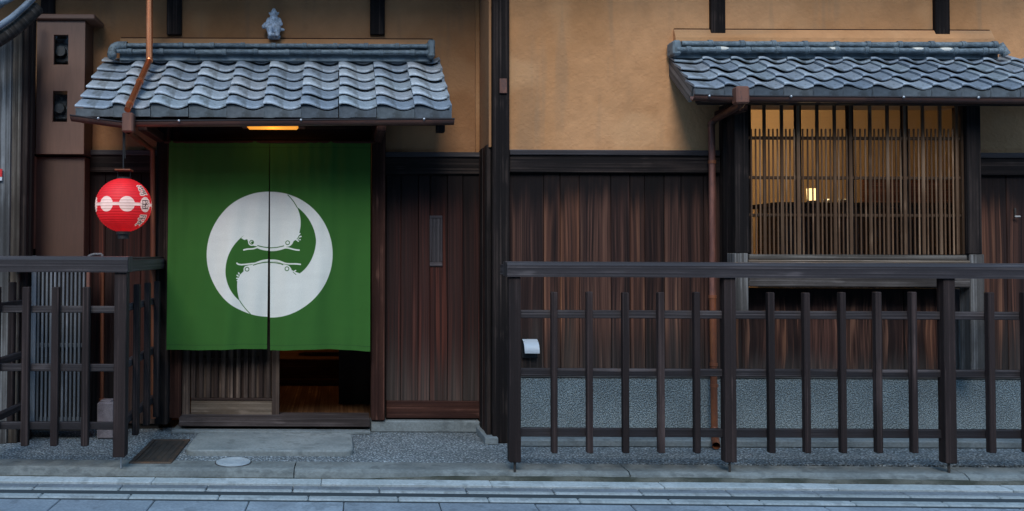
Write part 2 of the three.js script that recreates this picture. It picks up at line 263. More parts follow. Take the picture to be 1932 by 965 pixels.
// ------------------------------------------------------------------ the townhouse
const house = thing('townhouse', 'traditional dark timber townhouse with ochre plaster walls, plank siding and small tiled roofs', 'townhouse');
const part = (name, geo, mat, parent = house) => mesh(name, geo, mat, parent);
const sub = (name, parent = house) => { const g = new THREE.Group(); g.name = name; parent.add(g); return g; };
const xPil = [X(930, 5.87), X(962, 5.87)];
{
  // plaster walls
  const pw = sub('plaster_wall');
  const xl = X(-120, DL), xr = xPil[0] + 0.0, yB = Y(290, DL, 800), nl = X(303, DL), nr = X(716, DL), yN = Y(246, DL, 510);
  part('plaster_panel', extrudeShape([[xl, top], [xl, yB], [nl, yB], [nl, yN], [nr, yN], [nr, yB], [xr - 0.03, yB], [xr - 0.03, top]], -DL - 0.12, -DL), M.plasterDark, pw);
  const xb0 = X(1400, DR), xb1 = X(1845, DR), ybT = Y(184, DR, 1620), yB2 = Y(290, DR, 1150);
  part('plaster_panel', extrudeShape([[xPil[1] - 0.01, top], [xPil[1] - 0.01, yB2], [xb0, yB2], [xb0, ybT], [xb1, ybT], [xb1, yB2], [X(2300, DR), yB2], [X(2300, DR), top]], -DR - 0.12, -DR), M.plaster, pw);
  part('plaster_panel', box(xPil[0] - 0.022, xPil[0] - 0.004, yB, top, -DL - 0.05, -5.90, { b: 0.002, world: true }), M.plasterDark, pw);       // side of the recess
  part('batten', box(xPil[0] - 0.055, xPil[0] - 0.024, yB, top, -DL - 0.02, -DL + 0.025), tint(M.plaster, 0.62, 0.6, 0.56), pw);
}
part('corner_post', box(xPil[0], xPil[1], 0, top, -5.99, -5.87, { b: 0.006 }), M.frame);
part('post_plaque', rect(943, 148, 957, 176, 5.855, 0.013), tint(M.copperOld, 1.3));
// dark boards on the side of the recess, and the little post at its back
{
  const rv = sub('recess_boards'), yt = Y(285, DL, 900);
  for (let i = 0; i < 4; i++) part('plank', box(xPil[0] - 0.03 - 0.004 * (i % 2), xPil[0] - 0.004, 0.02, yt, -DL + 0.005 + i * 0.093, -DL + 0.095 + i * 0.093), i % 2 ? M.frame : M.redWood, rv);
  part('foot_stone', box(xPil[0] - 0.06, xPil[0] + 0.03, 0, 0.05, -DL + 0.02, -5.83), M.concrete, rv);
  part('side_post', rect(912, 287, 927, 792, DL - 0.03, 0.06), M.frame, rv);
}
// stub posts between the plaster fields
for (const [x0, x1, yb, d] of [[310, 338, 65, DL], [697, 725, 65, DL], [70, 96, 30, DL], [1345, 1373, 63, DR], [1772, 1800, 65, DR]])
  part('stub_post', box(X(x0, d - 0.03), X(x1, d - 0.03), Y(yb, d - 0.03, x0), top, -d - 0.02, -d + 0.03), M.frame);
// plaster ledges over the small roofs
for (const [x0, x1, yt, yb, d] of [[224, 816, 74.5, 84, DL], [1274, 1874, 58, 78, DR]]) {
  const lg = sub('plaster_ledge'), xm = (x0 + x1) / 2, a = X(x0, d), b = X(x1, d), t = Y(yt, d, xm), u = Y(yb, d, xm);
  part('shadow_strip', box(a, b, t - 0.001, t + 0.011, -d - 0.01, -d + 0.006), M.redWood, lg);  // thin dark strip that draws in the shadow line above the ledge
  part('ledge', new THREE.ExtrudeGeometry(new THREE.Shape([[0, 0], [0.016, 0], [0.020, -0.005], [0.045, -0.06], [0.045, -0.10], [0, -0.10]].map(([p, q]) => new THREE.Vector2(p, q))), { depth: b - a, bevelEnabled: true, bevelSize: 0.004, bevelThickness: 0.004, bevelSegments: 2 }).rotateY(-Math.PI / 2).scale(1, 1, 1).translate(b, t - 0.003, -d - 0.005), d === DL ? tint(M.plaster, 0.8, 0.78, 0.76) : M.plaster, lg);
}
// beams under the plaster
for (const [x0, x1, y0, y1, d] of [[725, 930, 287, 329, DL], [120, 300, 283, 325, DL], [962, 1360, 283, 326, DR], [1845, 2300, 289, 331, DR]]) {
  const bm = sub('beam'), e = (y1 - y0) * 0.24;
  part('beam_face', rect(x0, y0 + e, x1, y1, d - 0.035, 0.12), M.frame, bm);
  part('beam_cap', rect(x0, y0, x1, y0 + e - 0.5, d - 0.05, 0.13), M.rail, bm);
}
// ------------------------------------------------------------------ plank walls
function planks(list, yTop, yBot, d, mats, pxm, owner, depth = 0.022) {
  const t = Y(yTop, d, pxm), b = Y(yBot, d, pxm);
  list.forEach(([x0, x1], i) => {
    const dd = d - rr(0, 0.006), a = X(x0, dd), c = X(x1, dd) - 0.004, g = box(a, c, b, t, -dd - depth, -dd, { grain: 1, b: 0.003 });
    const uv = g.attributes.uv, ps = g.attributes.position, off = rnd() * 3; for (let k = 0; k < uv.count; k++) uv.setXY(k, ps.getX(k) - ps.getZ(k) + off, (ps.getY(k) - b) / (t - b) * 0.995 + 0.002);
    part('plank', g, mats[i % mats.length], owner);
  });
}
{
  const pv = M.planks, all = [pv[1], pv[0], tint(pv[0], 1.2, 1.15, 1.05), tint(pv[2], 1.0), tint(pv[1], 1.0), tint(pv[0], 0.9), tint(pv[1], 0.6), pv[2], tint(pv[1], 0.7)];
  const pl = sub('plank_wall');
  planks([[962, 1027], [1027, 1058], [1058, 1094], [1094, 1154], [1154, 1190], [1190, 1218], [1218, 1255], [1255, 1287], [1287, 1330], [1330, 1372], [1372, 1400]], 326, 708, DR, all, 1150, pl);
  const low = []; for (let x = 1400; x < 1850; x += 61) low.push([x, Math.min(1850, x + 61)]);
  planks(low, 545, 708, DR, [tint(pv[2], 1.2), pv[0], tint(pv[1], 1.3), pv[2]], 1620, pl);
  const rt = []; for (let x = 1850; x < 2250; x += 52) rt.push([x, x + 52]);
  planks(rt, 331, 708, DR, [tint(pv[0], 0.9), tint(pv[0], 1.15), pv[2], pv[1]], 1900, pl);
  part('wall_core', box(xPil[1], X(1400, DR), 0.1, Y(288, DR, 1100), -DR - 0.14, -DR - 0.024), M.dark, pl);
  part('wall_core', box(X(1400, DR), X(1850, DR), 0.1, Y(545, DR, 1600), -DR - 0.14, -DR - 0.024), M.dark, pl);
  part('wall_core', box(X(1850, DR), X(2300, DR), 0.1, Y(288, DR, 1900), -DR - 0.14, -DR - 0.024), M.dark, pl);
  part('ground_sill', box(xPil[1], X(2300, DR), Y(712, DR, 1200) - 0.004, Y(705, DR, 1200), -DR - 0.1, -DR + 0.02), M.weathered, pl);
  const fw = sub('foundation');
  const fg = box(xPil[1], X(2300, DR), 0, Y(712, DR, 1200) - 0.006, -DR - 0.2, -DR + 0.012, { b: 0.004, world: true, ou: 0.3, ov: 0.2, grain: 1 });
  part('foundation_wall', fg, M.pebbleWall, fw);
  part('footing', box(xPil[1], X(2300, DR), 0, 0.05, -DR, -DR + 0.165, { b: 0.008 }), M.concrete, fw);
}
{ // left of the entrance
  const pl = sub('plank_wall'), l = []; for (let x = 96; x < 300; x += 34) l.push([x, Math.min(302, x + 34)]);
  planks(l, 322, 800, DL, M.doorBoards, 200, pl);
  part('wall_core', box(X(-120, DL), X(302, DL), 0, Y(290, DL, 200), -DL - 0.14, -DL - 0.024), M.dark, pl);
}

// ------------------------------------------------------------------ entrance
{
  const en = sub('entrance_frame');
  part('door_post', rect(293, 236, 318, 802, DL - 0.09, 0.16), M.frame, en);
  part('door_post', rect(318, 268, 343, 790, DL - 0.01, 0.10), M.redWood, en);
  part('door_post', rect(701, 236, 727, 794, DL - 0.09, 0.16), M.redWood, en);
  part('lintel', rect(318, 230, 701, 268, DL - 0.03, 0.12), M.frame, en);
  const th = rect(337, 789, 698, 806, DL - 0.10, 0.22); part('threshold', th, tint(M.weathered, 0.55, 0.47, 0.48), en);
  part('footing', box(X(330, DL - 0.06), X(700, DL - 0.12), 0, 0.022, -DL - 0.1, -DL + 0.15), M.concrete, en);
  part('footing', box(X(700, DL), xPil[0] - 0.03, 0, Y(794, DL - 0.06, 820) - 0.003, -DL - 0.1, -DL + 0.07, { b: 0.008 }), M.concrete, en);
  // sliding lattice door, half open
  const dr = sub('sliding_door'), dz = DL + 0.02;
  part('stile', rect(345, 268, 359, 786, dz, 0.03), M.doorSlat, dr); part('stile', rect(514, 268, 528, 786, dz, 0.03), M.doorSlat, dr);
  part('bottom_panel', rect(359.5, 757, 513.5, 786, dz + 0.006, 0.02), tint(M.paleSill, 0.75), dr);
  part('bottom_rail', rect(359.5, 752, 513.5, 757, dz + 0.002, 0.026), M.doorSlat, dr);
  part('cross_rail', rect(359.5, 674, 513.5, 680, dz + 0.022, 0.012), M.doorSlat, dr);
  part('top_rail', rect(359.5, 268, 513.5, 285, dz, 0.03), M.doorSlat, dr);
  for (let i = 0; i < 11; i++) { const x = 362 + i * 14.1; part('slat', rect(x, 285, x + 8, 752, dz + 0.004, 0.016), tint(M.doorSlat, rr(0.7, 1.1)), dr); }
  part('back_board', rect(359.5, 286, 513.5, 751, dz + 0.036, 0.008), M.doorSlat, dr);
  // plank door on the right
  const pd = sub('plank_door'), xs = [729, 757, 790, 812, 845, 874, 911], list = xs.slice(1).map((x, i) => [xs[i], x]);
  planks(list, 328, 757, DL - 0.012, [M.doorBoards[0], tint(M.doorBoards[1], 1.1), tint(M.doorBoards[0], 1.3), tint(M.doorBoards[0], 0.9), tint(M.doorBoards[1], 1.3)], 820, pd, 0.03);
  part('bottom_rail', rect(729, 757.5, 912, 790, DL - 0.03, 0.05), tint(M.redWood, 1.15), pd);
  const plate = part('door_pull', rect(811, 407, 835, 412, DL - 0.024, 0.014), tint(M.rail, 1.6), pd); plate.name = 'door_pull_frame';
  part('door_pull_frame', rect(811, 495, 835, 503, DL - 0.024, 0.014), tint(M.rail, 1.6), pd);
  part('door_pull_frame', rect(811, 412.3, 815, 494.7, DL - 0.024, 0.014), tint(M.rail, 1.6), pd); part('door_pull_frame', rect(831, 412.3, 835, 494.7, DL - 0.024, 0.014), tint(M.rail, 1.6), pd);
  part('door_pull', rect(815.3, 412.3, 830.7, 494.7, DL - 0.020, 0.008), M.rail, pd);
  // the dim room behind
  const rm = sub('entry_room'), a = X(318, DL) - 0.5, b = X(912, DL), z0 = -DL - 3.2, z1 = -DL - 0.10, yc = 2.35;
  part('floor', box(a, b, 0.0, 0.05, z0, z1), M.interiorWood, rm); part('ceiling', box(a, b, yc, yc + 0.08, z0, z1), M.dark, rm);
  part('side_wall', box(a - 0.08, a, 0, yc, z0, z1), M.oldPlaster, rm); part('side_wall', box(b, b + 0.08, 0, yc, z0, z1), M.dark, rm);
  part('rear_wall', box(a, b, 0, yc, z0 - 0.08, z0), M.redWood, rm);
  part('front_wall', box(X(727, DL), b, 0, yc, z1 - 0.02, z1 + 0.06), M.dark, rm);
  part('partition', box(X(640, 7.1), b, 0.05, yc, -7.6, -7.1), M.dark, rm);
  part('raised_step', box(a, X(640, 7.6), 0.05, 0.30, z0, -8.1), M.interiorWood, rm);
  for (let i = 0; i < 4; i++) part('shelf_board', box(X(560, 8.3), X(622, 8.3), 0.42 + i * 0.13, 0.45 + i * 0.13, -8.6, -8.35), M.interiorWood, rm);
}

// ------------------------------------------------------------------ tiles
function tileGeo(w, len, kind) {
  const nx = 12, A = 0.165 * w, th = 0.013, crest = (u) => A * (0.5 + 0.5 * Math.cos(2 * Math.PI * (u - 0.13) * 0.86));
  const h = (u) => (kind === 'left' && u < 0.72 ? Math.max(0, A * 0.45 * (0.72 - u)) : crest(u));
  const pos = [], uv = [], quad = (p, q, r, s) => { for (const t of [p, q, r, p, r, s]) { pos.push(...t); uv.push(t[0], t[2] + t[1]); } };
  const ov = 1.0, T = (i, z, y = 0) => { const u = i / nx * ov; return [u * w, h(u) + y, z]; };
  for (let i = 0; i < nx; i++) {
    quad(T(i, 0), T(i, len - 0.006), T(i + 1, len - 0.006), T(i + 1, 0));                        // upper face
    quad(T(i, len - 0.006), T(i, len, -0.006), T(i + 1, len, -0.006), T(i + 1, len - 0.006));    // worn front edge
    quad(T(i, len, -0.006), T(i, len, -th), T(i + 1, len, -th), T(i + 1, len, -0.006));          // front
    quad(T(i, len, -th), T(i, 0, -th), T(i + 1, 0, -th), T(i + 1, len, -th));                    // underside
    quad(T(i, 0, -th), T(i, 0), T(i + 1, 0), T(i + 1, 0, -th));
  }
  quad(T(0, 0, -th), T(0, len, -th), T(0, len, -0.003), T(0, 0)); quad(T(nx, 0), T(nx, len, -0.003), T(nx, len, -th), T(nx, 0, -th));
  if (kind === 'right') { quad([w, h(1), 0], [w, h(1) - 0.004, len], [w, -0.055, len], [w, -0.055, 0]); quad([w - 0.015, -0.055, 0], [w - 0.015, -0.055, len], [w - 0.015, h(1) - th, len], [w - 0.015, h(1) - th, 0]); quad([w, -0.055, 0], [w, -0.055, len], [w - 0.015, -0.055, len], [w - 0.015, -0.055, 0]); quad([w, -0.055, len], [w, h(1), len], [w - 0.015, h(1), len], [w - 0.015, -0.055, len]); }
  return fromTris(pos, uv);
}
function skirtGeo(w, drop, kind) {                         // hanging front of an eaves tile
  const nx = 12, A = 0.165 * w, crest = (u) => A * (0.5 + 0.5 * Math.cos(2 * Math.PI * (u - 0.13) * 0.86)), h = (u) => (kind === 'left' && u < 0.72 ? Math.max(0, A * 0.45 * (0.72 - u)) : crest(u));
  const pts = []; for (let i = 0; i <= nx; i++) pts.push([0.001 + i / nx * (w - 0.002), h(i / nx) - 0.018]);
  for (let i = nx; i >= 0; i--) { const u = i / nx; pts.push([0.001 + u * (w - 0.002), -drop + (Math.abs(u - 0.13) < 0.15 ? -0.004 : 0)]); }
  return extrudeShape(pts, -0.03, -0.008);
}
function tileRoof(o) {                                    // o: xl, xr, n columns, yw, zw (at the wall), ye, ze (at the eave), rows
  const roof = sub(o.name), dz = o.ze - o.zw, dy = o.yw - o.ye, L = Math.hypot(dz, dy), pitch = Math.atan2(dy, dz), w = (o.xr - o.xl) / o.n, ex = L / o.rows, len = ex + 0.045, lift = Math.asin(0.027 / ex);
  const G = { left: tileGeo(w, len, 'left'), mid: tileGeo(w, len, 'mid'), right: tileGeo(w, len, 'right') }, S = { left: skirtGeo(w, 0.062, 'left'), mid: skirtGeo(w, 0.062, 'mid'), right: skirtGeo(w, 0.062, 'mid') };
  for (let r = 0; r < Math.ceil(o.rows); r++) for (let c = 0; c < o.n; c++) {
    const tones = o.tones ?? M.tiles, k = c === 0 ? 'left' : c === o.n - 1 ? 'right' : 'mid', s = L - r * ex - len;
    const t = part('roof_tile', G[k], tones[Math.floor(rnd() * tones.length)], roof);
    const fs = s + len, tl = pitch - lift + rr(-0.012, 0.012);                             // the front lower edge lies on the roof line
    t.position.set(o.xl + c * w + rr(-0.0035, 0.0035), o.yw - fs * Math.sin(pitch) + len * Math.sin(tl) + rr(-0.002, 0.002), o.zw + fs * Math.cos(pitch) - len * Math.cos(tl));
    t.rotation.set(tl, rr(-0.013, 0.013), rr(-0.013, 0.013));
    if (r === 0) {
      const q = part('eave_tile_front', S[k], M.tileFrontShaded[Math.floor(rnd() * M.tiles.length)], roof); q.position.copy(t.position); q.position.y -= len * Math.sin(tl); q.position.z += len * Math.cos(tl);
    }
  }
  // boards, fascia, rafters
  const bw = o.xr - o.xl - 0.04, deck = box(-bw / 2, bw / 2, -0.075, -0.055, 0, L - 0.04, { grain: 0 }); deck.rotateX(pitch).translate((o.xl + o.xr) / 2, o.yw, o.zw); part('roof_deck', deck, M.frame, roof);
  part('fascia', box(o.xl + 0.03, o.xr - 0.03, o.ye - 0.10, o.ye - 0.045, o.ze - 0.07, o.ze - 0.036), M.frame, roof);
  for (let x = o.xl + 0.12; x < o.xr - 0.1; x += 0.30) { const g = box(-0.016, 0.016, -0.115, -0.076, 0.0, L - 0.09, { grain: 2 }); g.rotateX(pitch).translate(x, o.yw, o.zw); part('rafter', g, M.frame, roof); }
  return { roof, w, L, pitch };
}
function ridgeRun(roof, x0, x1, y, z, r, pitch, phase) {
  const n = Math.round((x1 - x0) / pitch), st = (x1 - x0) / n;
  for (let i = -1; i <= n; i++) {
    const a = Math.max(x0, x0 + (i + phase) * st), b = Math.min(x1, x0 + (i + phase + 1) * st); if (b - a < 0.03) continue;
    const g = merge([new THREE.CylinderGeometry(r * 0.93, r, b - a - 0.003, 12).rotateZ(Math.PI / 2), new THREE.CylinderGeometry(r * 1.26, r * 1.26, 0.030, 12).rotateZ(Math.PI / 2).translate((b - a) / 2 - 0.02, 0, 0)]);
    const m = part('ridge_tile', g, M.ridge[i & 1 ? 1 : 0], roof); m.position.set((a + b) / 2, y + rr(-0.002, 0.002), z + rr(-0.003, 0.003)); m.rotation.z = rr(-0.006, 0.006); m.rotation.x = rr(0, 6);
  }
}
// roof over the entrance
const eL = 5.59, eR = 5.505;
{
  const a = P(197, 108, DL), b = P(829, 108, DL), ea = P(141.6, 203, eL), eb = P(852.7, 203, eL);
  const o = { name: 'entrance_roof', xl: (a.x + ea.x) / 2, xr: (b.x + eb.x) / 2, n: 10, yw: P(513, 108, DL).y, zw: -DL, ye: P(497, 203, eL).y, ze: -eL, rows: 5.6 };
  const { roof } = tileRoof(o);
  const z1 = -DL + 0.125, y1 = Y(97, DL - 0.16, 513), y2 = Y(86, DL - 0.13, 513);
  ridgeRun(roof, X(218, DL - 0.12), X(812, DL - 0.12), y1, z1 + 0.020, 0.0165, 0.228, 0.5); ridgeRun(roof, X(226, DL - 0.12), X(812, DL - 0.12), y2, z1, 0.0175, 0.228, 0);
  part('ridge_bed', box(X(222, DL - 0.1), X(811, DL - 0.1), y1 - 0.06, y2 + 0.005, -DL, z1 - 0.012), M.ridge[1], roof);
  part('ridge_end', tube([P(240, 87, DL - 0.12), P(222, 87, DL - 0.12), P(213, 92, DL - 0.13), P(210, 104, DL - 0.15)], 0.034, 10, 20), M.ridge[0], roof);
  part('ridge_end', new THREE.SphereGeometry(0.035, 10, 8).translate(...P(211, 104, DL - 0.15).toArray()), M.ridge[0], roof);
  { const g = rect(808, 74, 821, 107, DL - 0.17, 0.15, { b: 0.015 }); part('ridge_end', g, M.ridge[0], roof); }
  // brackets that carry the eave
  for (const px of [300, 712]) { const x = X(px, 6.2); part('bracket', rod(new THREE.Vector3(x, Y(262, 6.2, px), -6.2), new THREE.Vector3(x, Y(228, 5.75, px), -5.72), 0.03, 6), M.redWood, roof); part('eave_arm', box(x - 0.03, x + 0.03, o.ye - 0.15, o.ye - 0.09, -6.2, -5.64), M.redWood, roof); }
  part('purlin', box(o.xl + 0.06, o.xr - 0.08, o.ye - 0.085, o.ye - 0.03, -5.80, -5.74), M.frame, roof);
  part('eave_block', rect(824, 233, 840, 249, 5.70, 0.07), M.frame, roof);
  // copper gutter with its outlet box
  const gt = sub('rain_gutter'), gy = Y(226, eL - 0.05, 540);
  const half = (x0, x1, ya, yb, z, r) => { const s = new THREE.Shape(); s.absarc(0, 0, r, Math.PI, 2 * Math.PI, false); s.absarc(0, 0, r - 0.004, 2 * Math.PI, Math.PI, true); const g = new THREE.ExtrudeGeometry(s, { depth: 1, bevelEnabled: false, curveSegments: 10 }).rotateY(Math.PI / 2).scale(x1 - x0, 1, 1); g.computeVertexNormals(); const p = g.attributes.position; for (let i = 0; i < p.count; i++) { const t = p.getX(i) / (x1 - x0); p.setY(i, p.getY(i) + mix(ya, yb, t)); p.setX(i, p.getX(i) + x0); p.setZ(i, p.getZ(i) + z); } return g; };
  house.userData.half = undefined; delete house.userData.half;
  const gz = -eL + 0.035, gd = eL - 0.075;
  const q0 = P(131, 217, gd), q1 = P(236, 231, gd), q2 = P(252, 228, gd), q3 = P(858, 224, gd);
  part('gutter_channel', half(q0.x, q1.x, q0.y, q1.y, gz, 0.036), M.copperOld, gt); part('gutter_channel', half(q2.x, q3.x, q2.y, q3.y, gz, 0.036), M.copperOld, gt);
  part('gutter_bead', rod(P(131, 217, gd).setZ(gz + 0.036), P(236, 231, gd).setZ(gz + 0.036), 0.005, 8), M.rail, gt); part('gutter_bead', rod(q2.clone().setZ(gz + 0.036), q3.clone().setZ(gz + 0.036), 0.005, 8), M.rail, gt);
  part('outlet_box', rect(229, 212, 250.5, 249, gd - 0.05, 0.075, { b: 0.01 }), tint(M.copperOld, 1.5, 1.45, 1.4), gt);
  for (const px of [179, 333, 566, 801]) part('gutter_hook', new THREE.SphereGeometry(0.009, 8, 6).translate(X(px, gd - 0.04), mix(q2.y, q3.y, clamp((px - 252) / 606)) + (px < 230 ? 0.017 : 0) - 0.002, gz + 0.042), M.steel, gt);
  const dp = sub('downpipe');
  part('pipe', rod(P(281.5, -160, DL - 0.26), P(281.5, 112, DL - 0.26), 0.024, 14), M.copperNew, dp);
  part('elbow', new THREE.SphereGeometry(0.027, 12, 10).translate(...P(281.5, 113, DL - 0.26).toArray()), M.copperNew, dp);
  part('pipe', rod(P(281, 114, DL - 0.26), P(240, 207, gd - 0.02), 0.022, 14), tint(M.copperNew, 0.72, 0.62, 0.6), dp);
  for (const t of [0.45, 0.9]) { const p = P(281, 114, DL - 0.26).lerp(P(240, 207, gd - 0.02), t), e = P(240, 207, gd - 0.02).sub(P(281, 114, DL - 0.26)).normalize().multiplyScalar(0.012); part('collar', rod(p.clone().sub(e), p.clone().add(e), 0.0255, 14), M.copperNew, dp); }
  part('lower_pipe', tube([P(243, 248, gd - 0.02), P(252, 256, gd + 0.1), P(277, 275, DL - 0.22), P(287, 283, DL - 0.16), P(287.5, 300, DL - 0.15), P(289, 620, DL - 0.15), P(289, 790, DL - 0.15)], 0.019, 10, 80), tint(M.rustPipe, 0.55), dp);
  tileRoof.half = half;
}
// roof over the bay window
{
  const a = P(1263, 103, DR), ea = P(1311, 164, eR), b = P(1905, 104, DR);
  const xl = (a.x + ea.x) / 2, n = 14, w = 56.3 / F * eR;
  const o = { name: 'window_roof', xl, xr: xl + n * w, n, yw: P(1580, 103, DR).y, zw: -DR, ye: P(1620, 165, eR).y, ze: -eR, rows: 3.9, tones: M.tiles.map((m) => tintBy(m, 0.78, 0.80, 0.82)) };
  const { roof } = tileRoof(o);
  const z1 = -DR + 0.10, y1 = Y(94, DR - 0.13, 1580), y2 = Y(84, DR - 0.10, 1580), xe = X(1893, DR - 0.1);
  ridgeRun(roof, X(1276, DR - 0.1), xe, y1, z1 + 0.02, 0.019, 0.214, 0.5); ridgeRun(roof, X(1288, DR - 0.1), xe - 0.02, y2, z1, 0.021, 0.214, 0);
  part('ridge_bed', box(X(1276, DR - 0.08), xe, y1 - 0.05, y2 + 0.005, -DR, z1 - 0.012), M.ridge[1], roof);
  part('ridge_end', rect(1271, 75, 1287, 103, DR - 0.135, 0.12, { b: 0.012 }), M.ridge[0], roof);
  part('ridge_end', rod(P(1886, 84, DR - 0.1), P(1900, 104, DR - 0.12), 0.028, 8), M.ridge[0], roof);
  for (const i of [1, 5, 8, 9]) part('mortar_patch', new THREE.SphereGeometry(0.05, 10, 6).scale(1.3, 0.35, 0.4).translate(o.xl + (i + 0.62) * w, o.yw + 0.006, -DR + 0.12), tint(M.whiteMetal, 0.8, 0.78, 0.7), roof);
  // verge board and arms
  { const g = box(-0.012, 0.012, -0.13, -0.02, 0, 0.50, { grain: 2 }); g.rotateX(Math.atan2(o.yw - o.ye, o.ze - o.zw)).translate(o.xl + 0.012, o.yw, o.zw); part('verge_board', g, M.weathered, roof); }
  for (const px of [1400]) part('eave_arm', box(X(px, 5.6) - 0.028, X(px, 5.6) + 0.028, o.ye - 0.15, o.ye - 0.09, -DR, -5.56), M.redWood, roof);
  part('purlin', box(o.xl + 0.06, o.xr - 0.08, o.ye - 0.10, o.ye - 0.05, -5.62, -5.565), M.frame, roof);
  const gt = sub('rain_gutter'), gd = eR - 0.07, gz = -eR + 0.032, half = tileRoof.half, q0 = P(1311, 178, gd), q1 = P(1392, 182, gd), q2 = P(1415, 181, gd), q3 = P(2080, 185, gd);
  part('gutter_channel', half(q0.x, q1.x, q0.y, q1.y, gz, 0.034), M.copperOld, gt); part('gutter_channel', half(q2.x, q3.x, q2.y, q3.y, gz, 0.034), M.copperOld, gt);
  part('gutter_bead', rod(q0.clone().setZ(gz + 0.034), q1.clone().setZ(gz + 0.034), 0.005, 8), M.rail, gt); part('gutter_bead', rod(q2.clone().setZ(gz + 0.034), q3.clone().setZ(gz + 0.034), 0.005, 8), M.rail, gt);
  part('outlet_box', rect(1391, 162, 1416, 195, gd - 0.05, 0.075, { b: 0.01 }), tint(M.copperOld, 1.5, 1.45, 1.4), gt);
  for (const px of [1346, 1502, 1717, 1860]) part('gutter_hook', new THREE.SphereGeometry(0.009, 8, 6).translate(X(px, gd - 0.04), mix(q2.y, q3.y, clamp((px - 1415) / 665)) - 0.002, gz + 0.04), M.steel, gt);
  const dp = sub('downpipe'), pd = DR - 0.07;
  part('offset_pipe', tube([P(1402, 192, gd - 0.01), P(1396, 199, gd + 0.03), P(1350, 226, pd - 0.02), P(1343, 234, pd), P(1343, 240, pd)], 0.024, 10, 30), M.copperOld, dp);
  const pts = [[1343, 230], [1344, 306], [1345, 560], [1347, 700], [1348.5, 812]].map(([x, y]) => P(x, y, pd));
  part('pipe', tube(pts.slice(0, 3), 0.0225, 12, 24), tint(M.copperOld, 1.7, 1.6, 1.7), dp); part('pipe', tube(pts.slice(2), 0.0228, 12, 24), tint(M.rustPipe, 0.85), dp);
  for (const [x, y] of [[1344, 306], [1345, 560], [1347, 688], [1348, 728]]) part('collar', rod(P(x, y - 3, pd), P(x, y + 3, pd), 0.0265, 12), M.rustPipe, dp);
  part('pipe_foot', tube([P(1348.5, 808, pd), P(1349, 818, pd - 0.02), P(1350, 829, pd - 0.09), P(1352, 842, 5.69)], 0.026, 12, 16), tint(M.rustPipe, 0.8), dp);
}

